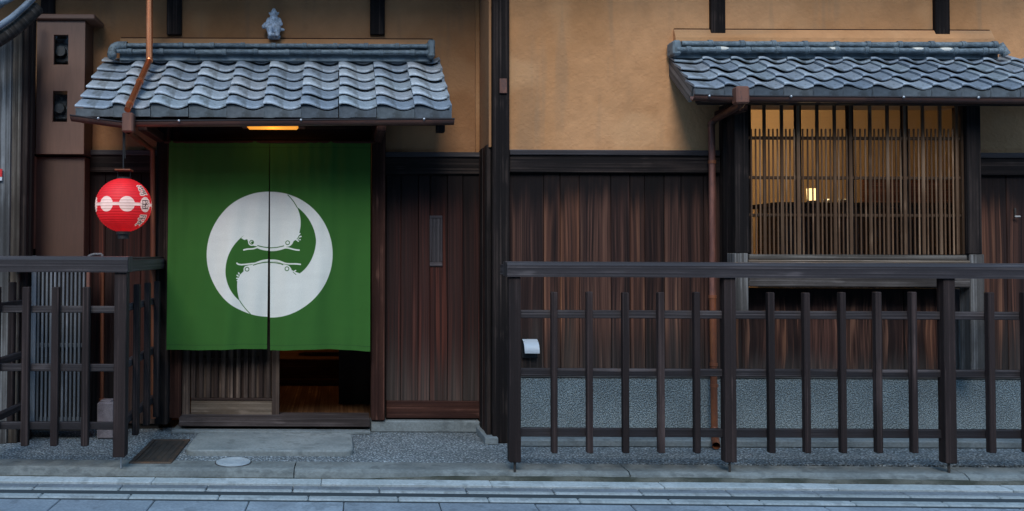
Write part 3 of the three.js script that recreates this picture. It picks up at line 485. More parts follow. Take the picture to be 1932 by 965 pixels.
// ------------------------------------------------------------------ bay window
{
  const bw = sub('bay_window');
  part('bay_post', rect(1387, 190, 1414, 478, DB, 0.11), M.frame, bw); part('bay_post', rect(1387, 478, 1413, 588, DB, 0.11), M.weathered, bw);
  part('bay_post', rect(1826, 190, 1853, 480, DB, 0.11), M.frame, bw); part('bay_post', rect(1832, 480, 1860, 705, DB + 0.004, 0.10), M.weathered, bw);
  part('side_boards', box(X(1388, DB), X(1388, DB) + 0.02, Y(540, DB, 1400), Y(190, DB, 1400), -DR, -DB - 0.112), M.frame, bw);
  part('side_boards', box(X(1853, DB) - 0.02, X(1853, DB), Y(540, DB, 1840), Y(190, DB, 1840), -DR, -DB - 0.112), M.frame, bw);
  part('lower_post', rect(1811, 592, 1822, 706, DR - 0.06, 0.05), M.weathered, bw);
  part('head_beam', rect(1414, 172, 1826, 194, DB, 0.10), M.frame, bw);
  part('window_sill', rect(1414, 481, 1826, 491, DB + 0.005, 0.11), tint(M.weathered, 0.9, 0.85, 0.78), bw); part('window_sill', rect(1414, 491.5, 1832, 498, DB - 0.015, 0.14), M.paleSill, bw);
  part('sill_board', rect(1414, 499, 1832, 542, DB, 0.10), tint(M.weathered, 0.62, 0.56, 0.54), bw);
  part('bay_floor', box(X(1414, DB), X(1840, DB), Y(540, DB, 1600), Y(500, DB, 1600), -DR - 0.1, -DB - 0.102), M.dark, bw);
  part('bay_ceiling', box(X(1390, DB), X(1853, DB), Y(192, DB, 1600), Y(178, DB, 1600), -DR - 0.1, -DB - 0.102), M.oldPlaster, bw);
  const lat = sub('window_lattice');
  const tall = [1444, 1477, 1508, 1544, 1577, 1607, 1644, 1677, 1709.5, 1744, 1776.5, 1808], ld = DB + 0.03;
  const lx = (x) => x;
  tall.forEach((x, i) => {
    part('slat', rect(x - 2.9, 194, x + 2.9, 481, ld, 0.012, { b: 0.002 }), tint(M.slat, rr(0.68, 0.95)), lat);
    const prev = i ? tall[i - 1] : 1411; for (let k = 1; k < 4; k++) { const c = mix(prev, x, k / 4) + rr(-0.3, 0.3); part('thin_slat', rect(c - 1.35, 243, c + 1.35, 481, ld + 0.002, 0.008, { b: 0.0015 }), tint(M.slat, rr(0.75, 1.25)), lat); }
  });
  for (const [y0, y1] of [[258, 264], [333, 339], [404, 410]]) part('lattice_rail', rect(1412, y0, 1816, y1, ld + 0.012, 0.018), tint(M.slat, 0.5, 0.52, 0.56), lat);
  part('lattice_stile', rect(1816, 194, 1826, 481, ld, 0.03), tint(M.slat, 0.45), lat);
  // glazed sashes behind the lattice
  const sd = DB + 0.13, ws = sub('window_sash');
  for (const [x0, x1] of [[1414, 1419], [1503, 1514], [1601, 1613], [1705, 1716], [1811, 1822]]) part('sash_stile', rect(x0, 192, x1, 484, sd, 0.03), M.frame, ws);
  for (const [x0, x1] of [[1419.5, 1502.5], [1514.5, 1600.5], [1613.5, 1704.5], [1716.5, 1810.5]]) part('pane', rect(x0, 193, x1, 482, sd + 0.014, 0.003, { b: 0.0002 }), M.glass, ws);
  // the lit room
  const rm = sub('window_room'), x0 = X(1400, DR), x1 = 7.1, z0 = -8.7, z1 = -DR - 0.10, y0 = 0.55, y1 = 3.0;
  part('floor', box(x0 - 0.4, x1, y0 - 0.08, y0, z0, z1), M.interiorWood, rm); part('ceiling', box(x0 - 0.4, x1, y1, y1 + 0.08, z0, z1), M.oldPlaster, rm);
  part('rear_wall', box(x0 - 0.4, x1, y0, y1, z0 - 0.08, z0), M.oldPlaster, rm);
  part('side_wall', box(x0 - 0.48, x0 - 0.4, y0, y1, z0, z1), M.oldPlaster, rm); part('side_wall', box(x1, x1 + 0.08, y0, y1, z0, z1), M.oldPlaster, rm);
  part('wainscot', box(X(1640, 8.6), x1, y0, Y(338, 8.6, 1650), z0, z0 + 0.05), tint(M.redWood, 2.2), rm);
  part('front_wall', box(x0 - 0.48, x0, y0, y1, z1 - 0.05, z1 + 0.02), M.dark, rm);
  part('front_wall', box(X(1846, DR), x1 + 0.08, y0, y1, z1 - 0.05, z1 + 0.02), M.dark, rm);
  part('front_wall', box(x0, X(1846, DR), Y(184, DR, 1620) + 0.0, y1, z1 - 0.05, z1 + 0.02), M.dark, rm);
}
// broad eave of the upper storey, above the picture
{
  const me = sub('upper_eave');
  part('soffit', box(-4.2, 6.6, 3.80, 3.86, -6.3, -5.14), M.frame, me);
  for (let x = -4.1; x < 6.5; x += 0.42) part('rafter', box(x, x + 0.05, 3.72, 3.798, -6.3, -5.16), M.frame, me);
  part('upper_wall', box(-4.2, 6.6, 3.87, 5.2, -6.5, -6.2), M.plaster, me);
}
settle(house);
{
  const op = thing('opposite_house', 'dark row house across the narrow street, behind the viewpoint', 'house');
  mesh('front_wall', box(-14, 16, -0.1, 4.8, 2.6, 2.9), tint(M.frame, 3), op); mesh('roof_slope', box(-14.5, 16.5, 4.81, 5.1, 1.9, 6), M.tiles[1], op);
  settle(op);
}

// ------------------------------------------------------------------ noren curtain
{
  const nr = thing('door_curtain', 'green split doorway curtain with a round white emblem of two circling catfish', 'curtain');
  const cw = 1024, ch = 1060, cv = document.createElement('canvas'); cv.width = cw; cv.height = ch; const c = cv.getContext('2d');
  c.fillStyle = 'rgb(45,94,29)'; c.fillRect(0, 0, cw, ch);
  // photograph pixels: curtain 319..698 x 266..661, emblem drawn at 3.573 x from (380, 340)
  const k = cw / 379; c.save(); c.scale(k, k * (ch / cw) * 379 / 395); c.translate(-319, -266); c.translate(380, 340); c.scale(1 / 3.573, 1 / 3.573);
  const WHITE = 'rgb(220,221,212)', GREEN = 'rgb(45,94,29)';
  c.lineCap = c.lineJoin = 'round';
  c.fillStyle = WHITE; c.beginPath(); c.ellipse(462, 503, 420, 425, 0, 0, 7); c.fill();
  c.fillStyle = GREEN; c.beginPath(); c.moveTo(640, 182);
  c.bezierCurveTo(668, 240, 674, 300, 655, 362); c.lineTo(640, 400); c.lineTo(618, 414); c.bezierCurveTo(610, 440, 590, 452, 570, 452); c.quadraticCurveTo(520, 466, 462, 470); c.quadraticCurveTo(420, 466, 385, 450);
  c.bezierCurveTo(345, 450, 322, 432, 318, 404); c.lineTo(292, 406); c.lineTo(275, 395); c.lineTo(296, 374);
  c.bezierCurveTo(215, 440, 168, 530, 175, 640); c.bezierCurveTo(186, 730, 235, 790, 272, 822);
  c.bezierCurveTo(256, 780, 248, 720, 257, 672); c.lineTo(275, 640); c.lineTo(294, 622); c.bezierCurveTo(294, 595, 312, 578, 345, 578); c.quadraticCurveTo(420, 552, 462, 550); c.quadraticCurveTo(500, 548, 545, 568);
  c.bezierCurveTo(580, 572, 604, 590, 604, 608); c.lineTo(630, 622); c.lineTo(660, 632); c.bezierCurveTo(725, 590, 768, 500, 770, 410); c.bezierCurveTo(764, 320, 712, 232, 640, 182); c.fill();
  const line = (pts, w, s) => { c.strokeStyle = s; c.lineWidth = w; c.beginPath(); c.moveTo(pts[0], pts[1]); if (pts.length === 6) c.quadraticCurveTo(pts[2], pts[3], pts[4], pts[5]); else if (pts.length === 8) c.bezierCurveTo(...pts.slice(2)); else c.lineTo(pts[2], pts[3]); c.stroke(); };
  line([578, 100, 615, 135, 642, 186], 5, GREEN); line([271, 820, 300, 870, 345, 910], 5, GREEN);
  line([385, 457, 462, 492, 560, 456], 13, WHITE); line([365, 572, 462, 520, 548, 560], 13, WHITE);                     // lips
  line([294, 476, 335, 462, 345, 478, 388, 456], 10, WHITE); line([548, 460, 590, 452, 600, 472, 655, 475], 10, WHITE);  // barbels
  line([250, 566, 265, 585, 310, 572, 372, 566], 10, WHITE); line([535, 554, 580, 575, 610, 562, 664, 571], 10, WHITE);
  line([388, 446, 462, 470, 550, 445], 6, GREEN); line([360, 579, 462, 540, 545, 572], 6, GREEN);                        // mouths
  for (const [x, y, p] of [[347, 424, 1], [577, 424, 0], [318, 607, 0], [573, 600, 0]]) { c.fillStyle = WHITE; c.beginPath(); c.arc(x, y, 24, 0, 7); c.fill(); c.strokeStyle = GREEN; c.lineWidth = 5; c.beginPath(); c.arc(x, y, 13, 0, 7); c.stroke(); if (p) { c.fillStyle = GREEN; c.beginPath(); c.arc(x + 4, y + 2, 8, 0, 7); c.fill(); } }
  for (const [x0, y0, x1, y1] of [[640, 385, 660, 362], [640, 390, 668, 382], [638, 396, 662, 404], [634, 402, 650, 414], [275, 655, 262, 632], [272, 662, 252, 648], [270, 668, 250, 668], [268, 674, 254, 684], [618, 622, 632, 612], [622, 630, 640, 630], [300, 404, 285, 396]]) line([x0, y0, x1, y1], 9, WHITE);
  for (const [x0, y0, x1, y1] of [[640, 400, 662, 372], [648, 408, 664, 392], [262, 662, 270, 640], [614, 622, 634, 640]]) line([x0, y0, x1, y1], 3.5, GREEN);
  c.restore();
  for (const y of [ch - 26, 30]) { c.fillStyle = 'rgba(20,52,16,0.55)'; c.fillRect(0, y, cw, 3); }                        // hem stitching
  // weave
  const id = c.getImageData(0, 0, cw, ch), D = id.data;
  for (let j = 0; j < ch; j++) for (let i = 0; i < cw; i++) { const f = 0.94 + 0.05 * fbm(i / cw, j / ch, 6, 5, 3, 2) + 0.03 * fbm(i / cw, j / ch, 8, 40, 2, 7) + 0.09 * (rnd() - 0.5), q = (j * cw + i) * 4; D[q] *= f; D[q + 1] *= f; D[q + 2] *= f; }
  c.putImageData(id, 0, 0);
  const t = new THREE.CanvasTexture(cv); t.colorSpace = THREE.SRGBColorSpace; t.magFilter = THREE.LinearFilter; t.wrapS = t.wrapT = THREE.ClampToEdgeWrapping; t.needsUpdate = true;
  const cloth = new THREE.MeshPhysicalMaterial({ map: t, roughness: 0.95, sheen: 0.1 }), nd = 6.13;
  const A = P(319, 266, nd), B = P(698, 661, nd), W = B.x - A.x, H = A.y - B.y, midU = (508 - 319) / 379;
  for (const [u0, u1, side] of [[0, midU, 0], [midU, 1, 1]]) {
    const g = new THREE.BoxGeometry(1, 1, 0.0024, 72, 60, 1), p = g.attributes.position, uv = g.attributes.uv;
    for (let i = 0; i < p.count; i++) {
      const s = p.getX(i) + 0.5, v = p.getY(i) + 0.5, dn = 1 - v, U = mix(u0, u1, s);
      const gap = side ? s < 0.5 : s > 0.5, pull = (side ? 1 - s : s) * (0.001 + 0.010 * Math.pow(dn, 0.8)) * (side ? 1 : -1);
      const fold = 0.016 * (0.35 + dn) * Math.sin(U * 17 + 1.3 + 1.5 * dn) + 0.010 * dn * Math.sin(U * 41 + 2 * dn + 3 * U * U) + 0.004 * Math.pow(1 - dn, 1.5) * Math.sin(U * 84 + 4 * Math.sin(U * 9)) + 0.003 * Math.sin(U * 60 + 9 * dn) * Math.sin(dn * 7 + U * 5);
      p.setXYZ(i, A.x + U * W + pull, A.y - dn * H - 0.006 * dn * dn * Math.sin(U * 12 + side * 2), -nd + p.getZ(i) + fold + 0.015 * dn * dn);
      uv.setXY(i, U, v);
    }
    g.computeVertexNormals(); mesh('cloth_panel', g, cloth, nr);
  }
  mesh('curtain_rod', rod(P(310, 268, nd), P(708, 268, nd), 0.011, 10), M.redWood, nr);
  settle(nr);
}

// ------------------------------------------------------------------ red paper lantern
{
  const ln = thing('paper_lantern', 'round red paper lantern with white dumplings and brushed characters beside the green curtain', 'lantern');
  const cv = document.createElement('canvas'); cv.width = 1024; cv.height = 512; const c = cv.getContext('2d'), dg = 1024 / 360;
  c.fillStyle = 'rgb(212,22,30)'; c.fillRect(0, 0, 1024, 512);
  const at = (lon, lat) => [512 + lon * dg, 256 - lat * dg], W = 'rgb(228,194,184)';
  c.fillStyle = W; c.fillRect(0, 256 - 3.2 * dg, 1024, 6.4 * dg);
  for (let i = 0; i < 8; i++) { const [x, y] = at(-171.5 + i * 44.4 + 0.5, 0); c.beginPath(); c.arc(x, y, 16 * dg, 0, 7); c.fill(); }
  c.lineCap = 'round'; c.lineJoin = 'round';
  const glyph = (lon, lat, w, strokes, paper) => { const [x, y] = at(lon, lat), s = w * dg / 10; const go = (lw, st) => { c.strokeStyle = st; c.lineWidth = lw; for (const q of strokes) { c.beginPath(); c.moveTo(x + q[0] * s, y + q[1] * s); for (let i = 2; i < q.length; i += 2) c.lineTo(x + q[i] * s, y + q[i + 1] * s); c.stroke(); } }; if (paper) go(17, W); go(4.2, 'rgb(35,14,12)'); };
  glyph(50, 32, 22, [[-5, -4, -2, -5], [-4, -2, -4, 4], [-5, 0, -2, -1], [0, -5, 0, 4], [-1, -4, 4, -5], [4, -5, 4, 4], [0, -2, 4, -2], [0, 1, 4, 1], [-2, 3, 5, 4], [-5, 5, -1, 5], [2, -5, 2, 4]], true);
  glyph(50, 0, 17, [[-5, -5, -5, 5], [-5, -5, 5, -5], [5, -5, 5, 5], [-5, 0, 5, 0], [0, -5, 0, 5], [-4, 5, 5, 4], [-3, 3, 3, -3]], false);
  glyph(50, -36, 24, [[-4, -5, 4, -5], [-5, -2, 5, -3], [0, -5, -4, 5], [-1, 0, 4, 5], [-4, 1, 3, 1], [-2, 3, 4, 2], [3, -5, 5, 0], [-5, 4, 0, 3]], true);
  const t = new THREE.CanvasTexture(cv); t.colorSpace = THREE.SRGBColorSpace; t.magFilter = THREE.LinearFilter; t.wrapS = THREE.RepeatWrapping; t.needsUpdate = true;
  const ld = 5.62, C = P(233, 387.5, ld), R = 52.3 / F * ld * 0.985, pts = [], nR = 26;
  for (let i = 0; i <= nR * 4; i++) { const a = -Math.PI / 2 * 0.86 + Math.PI * 0.86 * i / (nR * 4), rib = 0.0028 * Math.abs(Math.sin(i / 4 * Math.PI)); pts.push(new THREE.Vector2((R + rib) * Math.cos(a), (R * 0.98 + rib) * Math.sin(a))); }
  const g = new THREE.LatheGeometry(pts, 64), p = g.attributes.position, uv = g.attributes.uv;
  for (let i = 0; i < uv.count; i++) uv.setY(i, 0.5 + Math.atan2(p.getY(i), Math.hypot(p.getX(i), p.getZ(i))) / Math.PI);
  g.rotateY(Math.PI);                                     // lathe u = 0.5 faces the street
  { const id = c.getImageData(0, 0, 1024, 512), D = id.data; for (let j = 0; j < 512; j++) for (let i = 0; i < 1024; i++) { const rib = Math.abs(((j / 512 - 0.5) / 0.86 * 26 + 260) % 1 - 0.5) * 2, f = (0.80 + 0.22 * fbm(i / 1024, j / 512, 12, 8, 4, 6)) * (0.86 + 0.14 * sstep(0, 0.35, rib)), q = (j * 1024 + i) * 4; D[q] *= f; D[q + 1] *= f; D[q + 2] *= f; } c.putImageData(id, 0, 0); t.needsUpdate = true; }
  const lanternYaw = Math.atan2(C.x, -C.z);
  const m = mesh('lantern_shade', g, std({ map: t, emissiveMap: t, emissive: new THREE.Color(1, 0.9, 0.85), emissiveIntensity: 0.31, roughness: 0.6 }), ln); m.position.copy(C); m.rotation.y = -lanternYaw;
  const cap = (y, r, h) => new THREE.CylinderGeometry(r, r, h, 24).translate(C.x, y, C.z);
  mesh('top_ring', cap(C.y + R * 0.975, R * 0.26, 0.016), M.black, ln); mesh('bottom_ring', cap(C.y - R * 0.985, R * 0.26, 0.03), M.black, ln);
  const yp = Y(321.5, ld, 233);
  mesh('hanger_plate', box(C.x - 0.052, C.x + 0.052, yp - 0.004, yp + 0.005, C.z - 0.045, C.z + 0.045), M.rustPipe, ln);
  mesh('hanger_wire', rod(new THREE.Vector3(C.x - 0.042, yp, C.z), new THREE.Vector3(C.x - 0.04, C.y + R * 0.96, C.z), 0.0022, 6), M.iron, ln);
  mesh('hanger_wire', rod(new THREE.Vector3(C.x + 0.042, yp, C.z), new THREE.Vector3(C.x + 0.04, C.y + R * 0.96, C.z), 0.0022, 6), M.iron, ln);
  const yt = Y(232, ld, 233);
  mesh('hanging_cord', merge([rod(new THREE.Vector3(C.x - 0.004, yp, C.z), new THREE.Vector3(C.x - 0.008, yt, C.z), 0.005, 6), rod(new THREE.Vector3(C.x + 0.006, yp + 0.08, C.z), new THREE.Vector3(C.x, yt, C.z), 0.004, 6)]), M.black, ln);
  mesh('bottom_weight', cap(C.y - R - 0.022, R * 0.2, 0.04), M.black, ln);
  settle(ln);
  const pl = new THREE.PointLight(new THREE.Color(1, 0.28, 0.16), 0.05, 3, 2); pl.position.copy(C); pl.castShadow = true; scene.add(pl);
}
// lit fitting under the entrance eave
{
  const el = thing('eave_lamp', 'long warm lamp fitting glowing under the entrance eave above the green curtain', 'lamp');
  const d = 5.86, glow = std({ color: new THREE.Color(0.9, 0.5, 0.1), emissive: new THREE.Color(1, 0.36, 0.035), emissiveIntensity: 0.42, roughness: 0.6 });
  const g = rect(466, 228, 562, 242.5, d, 0.07, { b: 0.012 }); mesh('lamp_diffuser', g, glow, el);
  mesh('lamp_end', rect(456, 229, 465.5, 241, d, 0.07), M.copperOld, el); mesh('lamp_end', rect(562.5, 229, 576, 241, d, 0.07), M.copperOld, el);
  mesh('lamp_housing', rect(456, 222, 576, 227.5, d, 0.07), M.frame, el);
  settle(el);
  const l = new THREE.PointLight(new THREE.Color(1, 0.45, 0.1), 0.022, 3, 2); l.position.copy(P(514, 250, d)); l.castShadow = true; l.shadow.radius = 4; scene.add(l);
}
// glazed figurine of a seated man on the ledge
{
  const st = thing('roof_figurine', 'small grey pottery figurine of a seated bearded man above the entrance roof ridge', 'figurine');
  const d = DL - 0.075, b0 = P(516, 70.5, d), s = (Y(13.5, d, 516) - b0.y);          // height
  const N = 64, mc = new MarchingCubes(N, new THREE.MeshStandardMaterial(), false, false, 60000); mc.isolation = 0;
  const caps = [ // a, b, ra, rb in figure heights, y up from the feet, z towards the street
    [[0, .30, -.02], [0, .52, 0], .19, .17], [[0, .52, 0], [0, .66, .02], .17, .12], [[0, .70, .03], [0, .84, .02], .115, .095], [[0, .87, .0], [0, .93, 0], .085, .06],
    [[0, .68, .12], [0, .57, .15], .06, .03], [[-.13, .80, 0], [-.15, .84, 0], .035, .025], [[.13, .80, 0], [.15, .84, 0], .035, .025],
    [[-.17, .60, 0], [-.21, .44, .04], .075, .065], [[-.21, .44, .04], [-.20, .36, .10], .06, .05], [[.17, .60, 0], [.22, .45, .04], .075, .07], [[.22, .45, .04], [.10, .38, .17], .06, .05],
    [[-.10, .28, .02], [-.13, .27, .18], .12, .105], [[-.13, .27, .18], [-.11, .09, .17], .095, .07], [[.10, .28, .02], [.14, .26, .18], .12, .105], [[.14, .26, .18], [.13, .09, .17], .095, .075],
    [[-.12, .04, .15], [-.13, .035, .25], .05, .045], [[.13, .04, .15], [.14, .035, .25], .05, .045], [[0, .05, .1], [0, .07, .17], .06, .05],
    [[.14, .28, .05], [.32, .25, .10], .07, .045], [[-.23, .36, .08], [-.32, .36, .06], .05, .07], [[-.32, .36, .06], [-.30, .47, .04], .06, .03], [[-.1, .04, -.02], [.12, .04, -.02], .10, .10],
  ];
  const q = new THREE.Vector3(), a = new THREE.Vector3(), b = new THREE.Vector3(), ab = new THREE.Vector3();
  for (let z = 0; z < N; z++) for (let y = 0; y < N; y++) for (let x = 0; x < N; x++) {
    q.set((x / N * 2 - 1) * 0.56, (y / N * 2 - 1) * 0.56 + 0.49, (z / N * 2 - 1) * 0.56); let acc = 0; const kk = 60;
    for (const [p0, p1, r0, r1] of caps) { a.set(...p0); b.set(...p1); ab.copy(b).sub(a); const t = clamp(q.clone().sub(a).dot(ab) / ab.lengthSq()); acc += Math.exp(-kk * Math.min(4, q.distanceTo(a.addScaledVector(ab, t)) - mix(r0, r1, t))); }
    mc.field[x + y * N + z * N * N] = Math.log(acc + 1e-30) / kk;
  }
  mc.update(); const n = mc.count, g = new THREE.BufferGeometry(); g.setAttribute('position', new THREE.BufferAttribute(mc.positionArray.slice(0, n * 3), 3)); g.setAttribute('normal', new THREE.BufferAttribute(mc.normalArray.slice(0, n * 3), 3));
  const uv = new Float32Array(n * 2); for (let i = 0; i < n; i++) { uv[2 * i] = g.attributes.position.getX(i); uv[2 * i + 1] = g.attributes.position.getY(i); } g.setAttribute('uv', new THREE.BufferAttribute(uv, 2));
  g.scale(0.56 * s, 0.56 * s, 0.56 * s).translate(b0.x, b0.y + 0.49 * s, b0.z - 0.02);
  mesh('figure', g, tint(M.tiles[2], 1.45, 1.45, 1.5), st);
  settle(st);
}

// ------------------------------------------------------------------ fences
function fenceRail(x0, x1, yTop, yBot, zf, depth) {       // top rail with a weathered sloping cap
  const s = new THREE.Shape([[0, yBot], [0, yTop - 0.006], [-0.013, yTop + 0.011], [-0.05, yTop + 0.014], [-depth, yTop + 0.014], [-depth, yBot]].map(([a, b]) => new THREE.Vector2(a, b)));
  return new THREE.ExtrudeGeometry(s, { depth: x1 - x0, bevelEnabled: true, bevelSize: 0.003, bevelThickness: 0.003, bevelSegments: 1 }).rotateY(-Math.PI / 2).translate(x1, 0, zf);
}
// ExtrudeGeometry turned by -90 degrees puts shape x on world z
{
  const fr = thing('timber_fence', 'long dark timber fence with pointed pickets before the plank wall and bay window', 'fence', undefined);
  fr.userData.label = 'long dark timber picket fence before the plank wall and the bay window';
  const xe = P(2260, 510, DF).x, yt = Y(500.5, DF, 1300), yb = Y(523, DF, 1300);
  mesh('top_rail', fenceRail(P(957, 510, DF).x, xe, yt, yb, -DF + 0.012, 0.12), M.rail, fr);
  mesh('rail_return', box(P(957.5, 510, DF).x, P(976, 510, DF).x, yb + 0.004, yt - 0.002, -5.32, -DF - 0.115), M.rail, fr);
  const posts = [[971.5, 975.5, 874], [1384, 1383.5, 874], [1795, 1800, 876], [2200, 2206, 878]];
  for (const [xt, xb, yB] of posts) {
    const p = P(xb - 2, yB, DF), t = P(xt, 523, DF), g = box(p.x - 0.038, p.x + 0.032, p.y, t.y, -DF - 0.065, -DF), m = mesh('post', g, tint(M.fence, rr(0.9, 1.1)), fr); 
    mesh('post_pin', rod(new THREE.Vector3(p.x, 0, -DF - 0.03), new THREE.Vector3(p.x, p.y + 0.01, -DF - 0.03), 0.0075, 8), M.iron, fr);
  }
  const px = [1046.5, 1113, 1181, 1248, 1315.5, 1456, 1523, 1591, 1658, 1725, 1871, 1938, 2005, 2072];
  px.forEach((x, i) => {
    const xb = x + (x - 641) * 0.004, t = P(x, 552, DF), b = P(xb, 856, DF), hw = 0.0185 + rr(-0.001, 0.001);
    const g = box(t.x - hw, t.x + hw, b.y, t.y + rr(-0.004, 0.004), -DF - 0.036, -DF + 0.004); const m = mesh('picket', g, tint(M.fence, rr(0.85, 1.25)), fr); 
  });
  for (const [y0, y1] of [[587, 602], [697, 711], [810, 826]]) mesh('cross_rail', box(P(975, y0, DF).x, xe, Y(y1, DF + 0.04, 1350), Y(y0, DF + 0.04, 1350), -DF - 0.07, -DF - 0.036), tint(M.rail, 0.8), fr);
  settle(fr);
}
{
  const fl = thing('timber_fence', 'dark timber fence corner at the left below the red lantern, before the pale lattice screen', 'fence');
  const xc = P(241, 500, DF).x, xw = P(-60, 500, DF).x, yt = Y(489, DF, 120), yb = Y(513, DF, 120);
  mesh('top_rail', fenceRail(xw, xc, yt, yb, -DF + 0.012, 0.112), M.rail, fl);
  mesh('top_rail', box(xc - 0.10, xc, yb, yt, -DL + 0.1, -DF - 0.102, { b: 0.006 }), M.rail, fl); mesh('rail_cap', box(xc - 0.085, xc - 0.012, yt + 0.001, yt + 0.012, -DL + 0.1, -DF - 0.09, { b: 0.006 }), M.rail, fl);
  mesh('top_rail', box(xw, xw + 0.09, yb, yt, -DL + 0.1, -DF - 0.102, { b: 0.006 }), M.rail, fl);
  { const p = P(211, 864, DF), p2 = P(235, 864, DF); mesh('post', box(p.x + 0.003, p2.x, p.y, yb, -DF - 0.08, -DF), M.fence, fl); mesh('post_pin', rod(new THREE.Vector3(p.x + 0.035, 0, -DF - 0.075), new THREE.Vector3(p.x + 0.035, p.y, -DF - 0.075), 0.006, 8), M.steel, fl); }
  for (const x of [-66, -8, 48.5, 104, 162]) { const t = P(x, 542, DF), b = P(x, 843, DF); mesh('picket', box(t.x - 0.022, t.x + 0.02, b.y, t.y, -DF - 0.036, -DF + 0.002), tint(M.fence, rr(0.9, 1.2)), fl); }
  for (const [y0, y1] of [[578, 591], [688, 702], [798, 812]]) {
    const a = Y(y1, DF + 0.03, 120), b = Y(y0, DF + 0.03, 120);
    mesh('cross_rail', box(xw, xc - 0.03, a, b, -DF - 0.07, -DF - 0.038), tint(M.rail, 0.8), fl);
    mesh('cross_rail', box(xc - 0.085, xc - 0.045, a, b, -DL + 0.1, -DF - 0.082), tint(M.rail, 0.8), fl);
    mesh('cross_rail', box(xw + 0.045, xw + 0.085, a, b, -DL + 0.1, -DF - 0.082), tint(M.rail, 0.7), fl);
  }
  const yT = Y(540, DF, 120), yB = Y(843, DF, 120);
  for (const z of [5.40, 5.70, 6.0]) { mesh('picket', box(xc - 0.042, xc - 0.004, yB, yT, -z - 0.045, -z), tint(M.fence, rr(0.8, 1.1)), fl); mesh('picket', box(xw + 0.005, xw + 0.043, yB, yT, -z - 0.045, -z), tint(M.fence, rr(0.6, 0.9)), fl); }
  settle(fl);
}

// ------------------------------------------------------------------ things by the left wall
{
  const mb = thing('meter_cabinet', 'tall brown meter cabinet with two small glazed openings on the plaster wall', 'cabinet');
  const d = 6.08, dp = DL - d, fx = [64, 155.5], T = 38, B = 291;
  // front made round the two openings
  const w1 = [101, 66, 128, 122], w2 = [99, 172, 126, 230];
  const x0 = X(64, d), x1 = X(155.5, d), y1 = Y(T, d, 110), y0 = Y(B, d, 110);
  { const sh = new THREE.Shape([[x0, y0], [x1, y0], [x1, y1], [x0, y1]].map((p) => new THREE.Vector2(...p)));
    for (const w of [w1, w2]) { const cx = (w[0] + w[2]) / 2, cy = (w[1] + w[3]) / 2, a = X(w[0], d, cy), b = X(w[2], d, cy), e = Y(w[3], d, cx), f = Y(w[1], d, cx); sh.holes.push(new THREE.Path([[a, e], [a, f], [b, f], [b, e]].map((p) => new THREE.Vector2(...p)))); }
    mesh('front_panel', new THREE.ExtrudeGeometry(sh, { depth: 0.010, bevelEnabled: true, bevelSize: 0.002, bevelThickness: 0.002, bevelSegments: 1, bevelOffset: -0.002 }).translate(0, 0, -d - 0.012), M.cabinet, mb); }
  mesh('side_panel', box(x1 - 0.012, x1, y0, y1, -DL, -d - 0.0125), M.cabinetDark, mb); mesh('side_panel', box(x0, x0 + 0.012, y0, y1, -DL, -d - 0.0125), M.cabinetDark, mb); mesh('bottom_panel', box(x0 + 0.0125, x1 - 0.0125, y0, y0 + 0.012, -DL, -d - 0.0125), M.cabinetDark, mb);
  mesh('cap', box(x0 - 0.02, x1 + 0.075, y1 + 0.001, y1 + 0.038, -DL, -d + 0.03, { b: 0.006 }), M.cabinet, mb);
  for (const w of [w1, w2]) {
    const cy = (w[1] + w[3]) / 2, m = P((w[0] + w[2]) / 2, cy, d + 0.10);
    mesh('meter', merge([rect(w[0] + 2, w[1] + 6, w[2] + 6, w[3] - 4, d + 0.09, 0.06, { b: 0.01 }), new THREE.CylinderGeometry(0.036, 0.04, 0.03, 20).rotateX(Math.PI / 2).translate(m.x + 0.01, m.y - 0.02, -d - 0.07)]), M.meter, mb);
    mesh('pane', rect(w[0] - 1, w[1] - 1, w[2] + 3, w[3] + 1, d + 0.016, 0.003, { b: 0.0002 }), M.glass, mb);
  }
  settle(mb);
}
{
  const lb = thing('wall_box', 'plain dark brown cover panel under the meter cabinet', 'panel'), d = 6.13;
  mesh('cover', rect(66, 296, 158, 610, d, DL - d - 0.03, { b: 0.004 }), M.cabinetDark, lb);
  mesh('edge_strip', rect(56, 294, 63, 470, d - 0.05, 0.05, { b: 0.003 }), M.cabinet, lb);
  settle(lb);
}
{
  const ls = thing('lattice_screen', 'pale grey slatted screen behind the left fence under the brown panel', 'screen'), d = 5.88;
  mesh('frame_stile', rect(57, 483, 66, 797, d, 0.03), tint(M.greySlat, 1.5, 1.55, 1.6), ls); mesh('frame_stile', rect(161, 484, 167, 797, d, 0.03), tint(M.copperOld, 1.6), ls);
  for (let i = 0; i < 12; i++) { const x = 69 + i * 7.75; mesh('slat', rect(x, 483.5, x + 3.7, 796, d + 0.004, 0.016, { b: 0.0015 }), tint(M.greySlat, rr(0.85, 1.15)), ls); }
  for (const y of [500, 648, 788]) mesh('screen_rail', rect(66.2, y, 160.8, y + 8, d + 0.022, 0.015), tint(M.greySlat, 0.8), ls);
  mesh('top_bracket', tube([P(165, 490, d), P(168, 483, d), P(178, 480, d), P(192, 480, d), P(193, 488, d)], 0.010, 6, 16), M.greySlat, ls);
  const x0 = X(60, d), x1 = X(164, d); mesh('backing', box(x0, x1, 0.06, Y(484, d, 100), -d - 0.075, -d - 0.06), M.dark, ls);
  settle(ls);
}
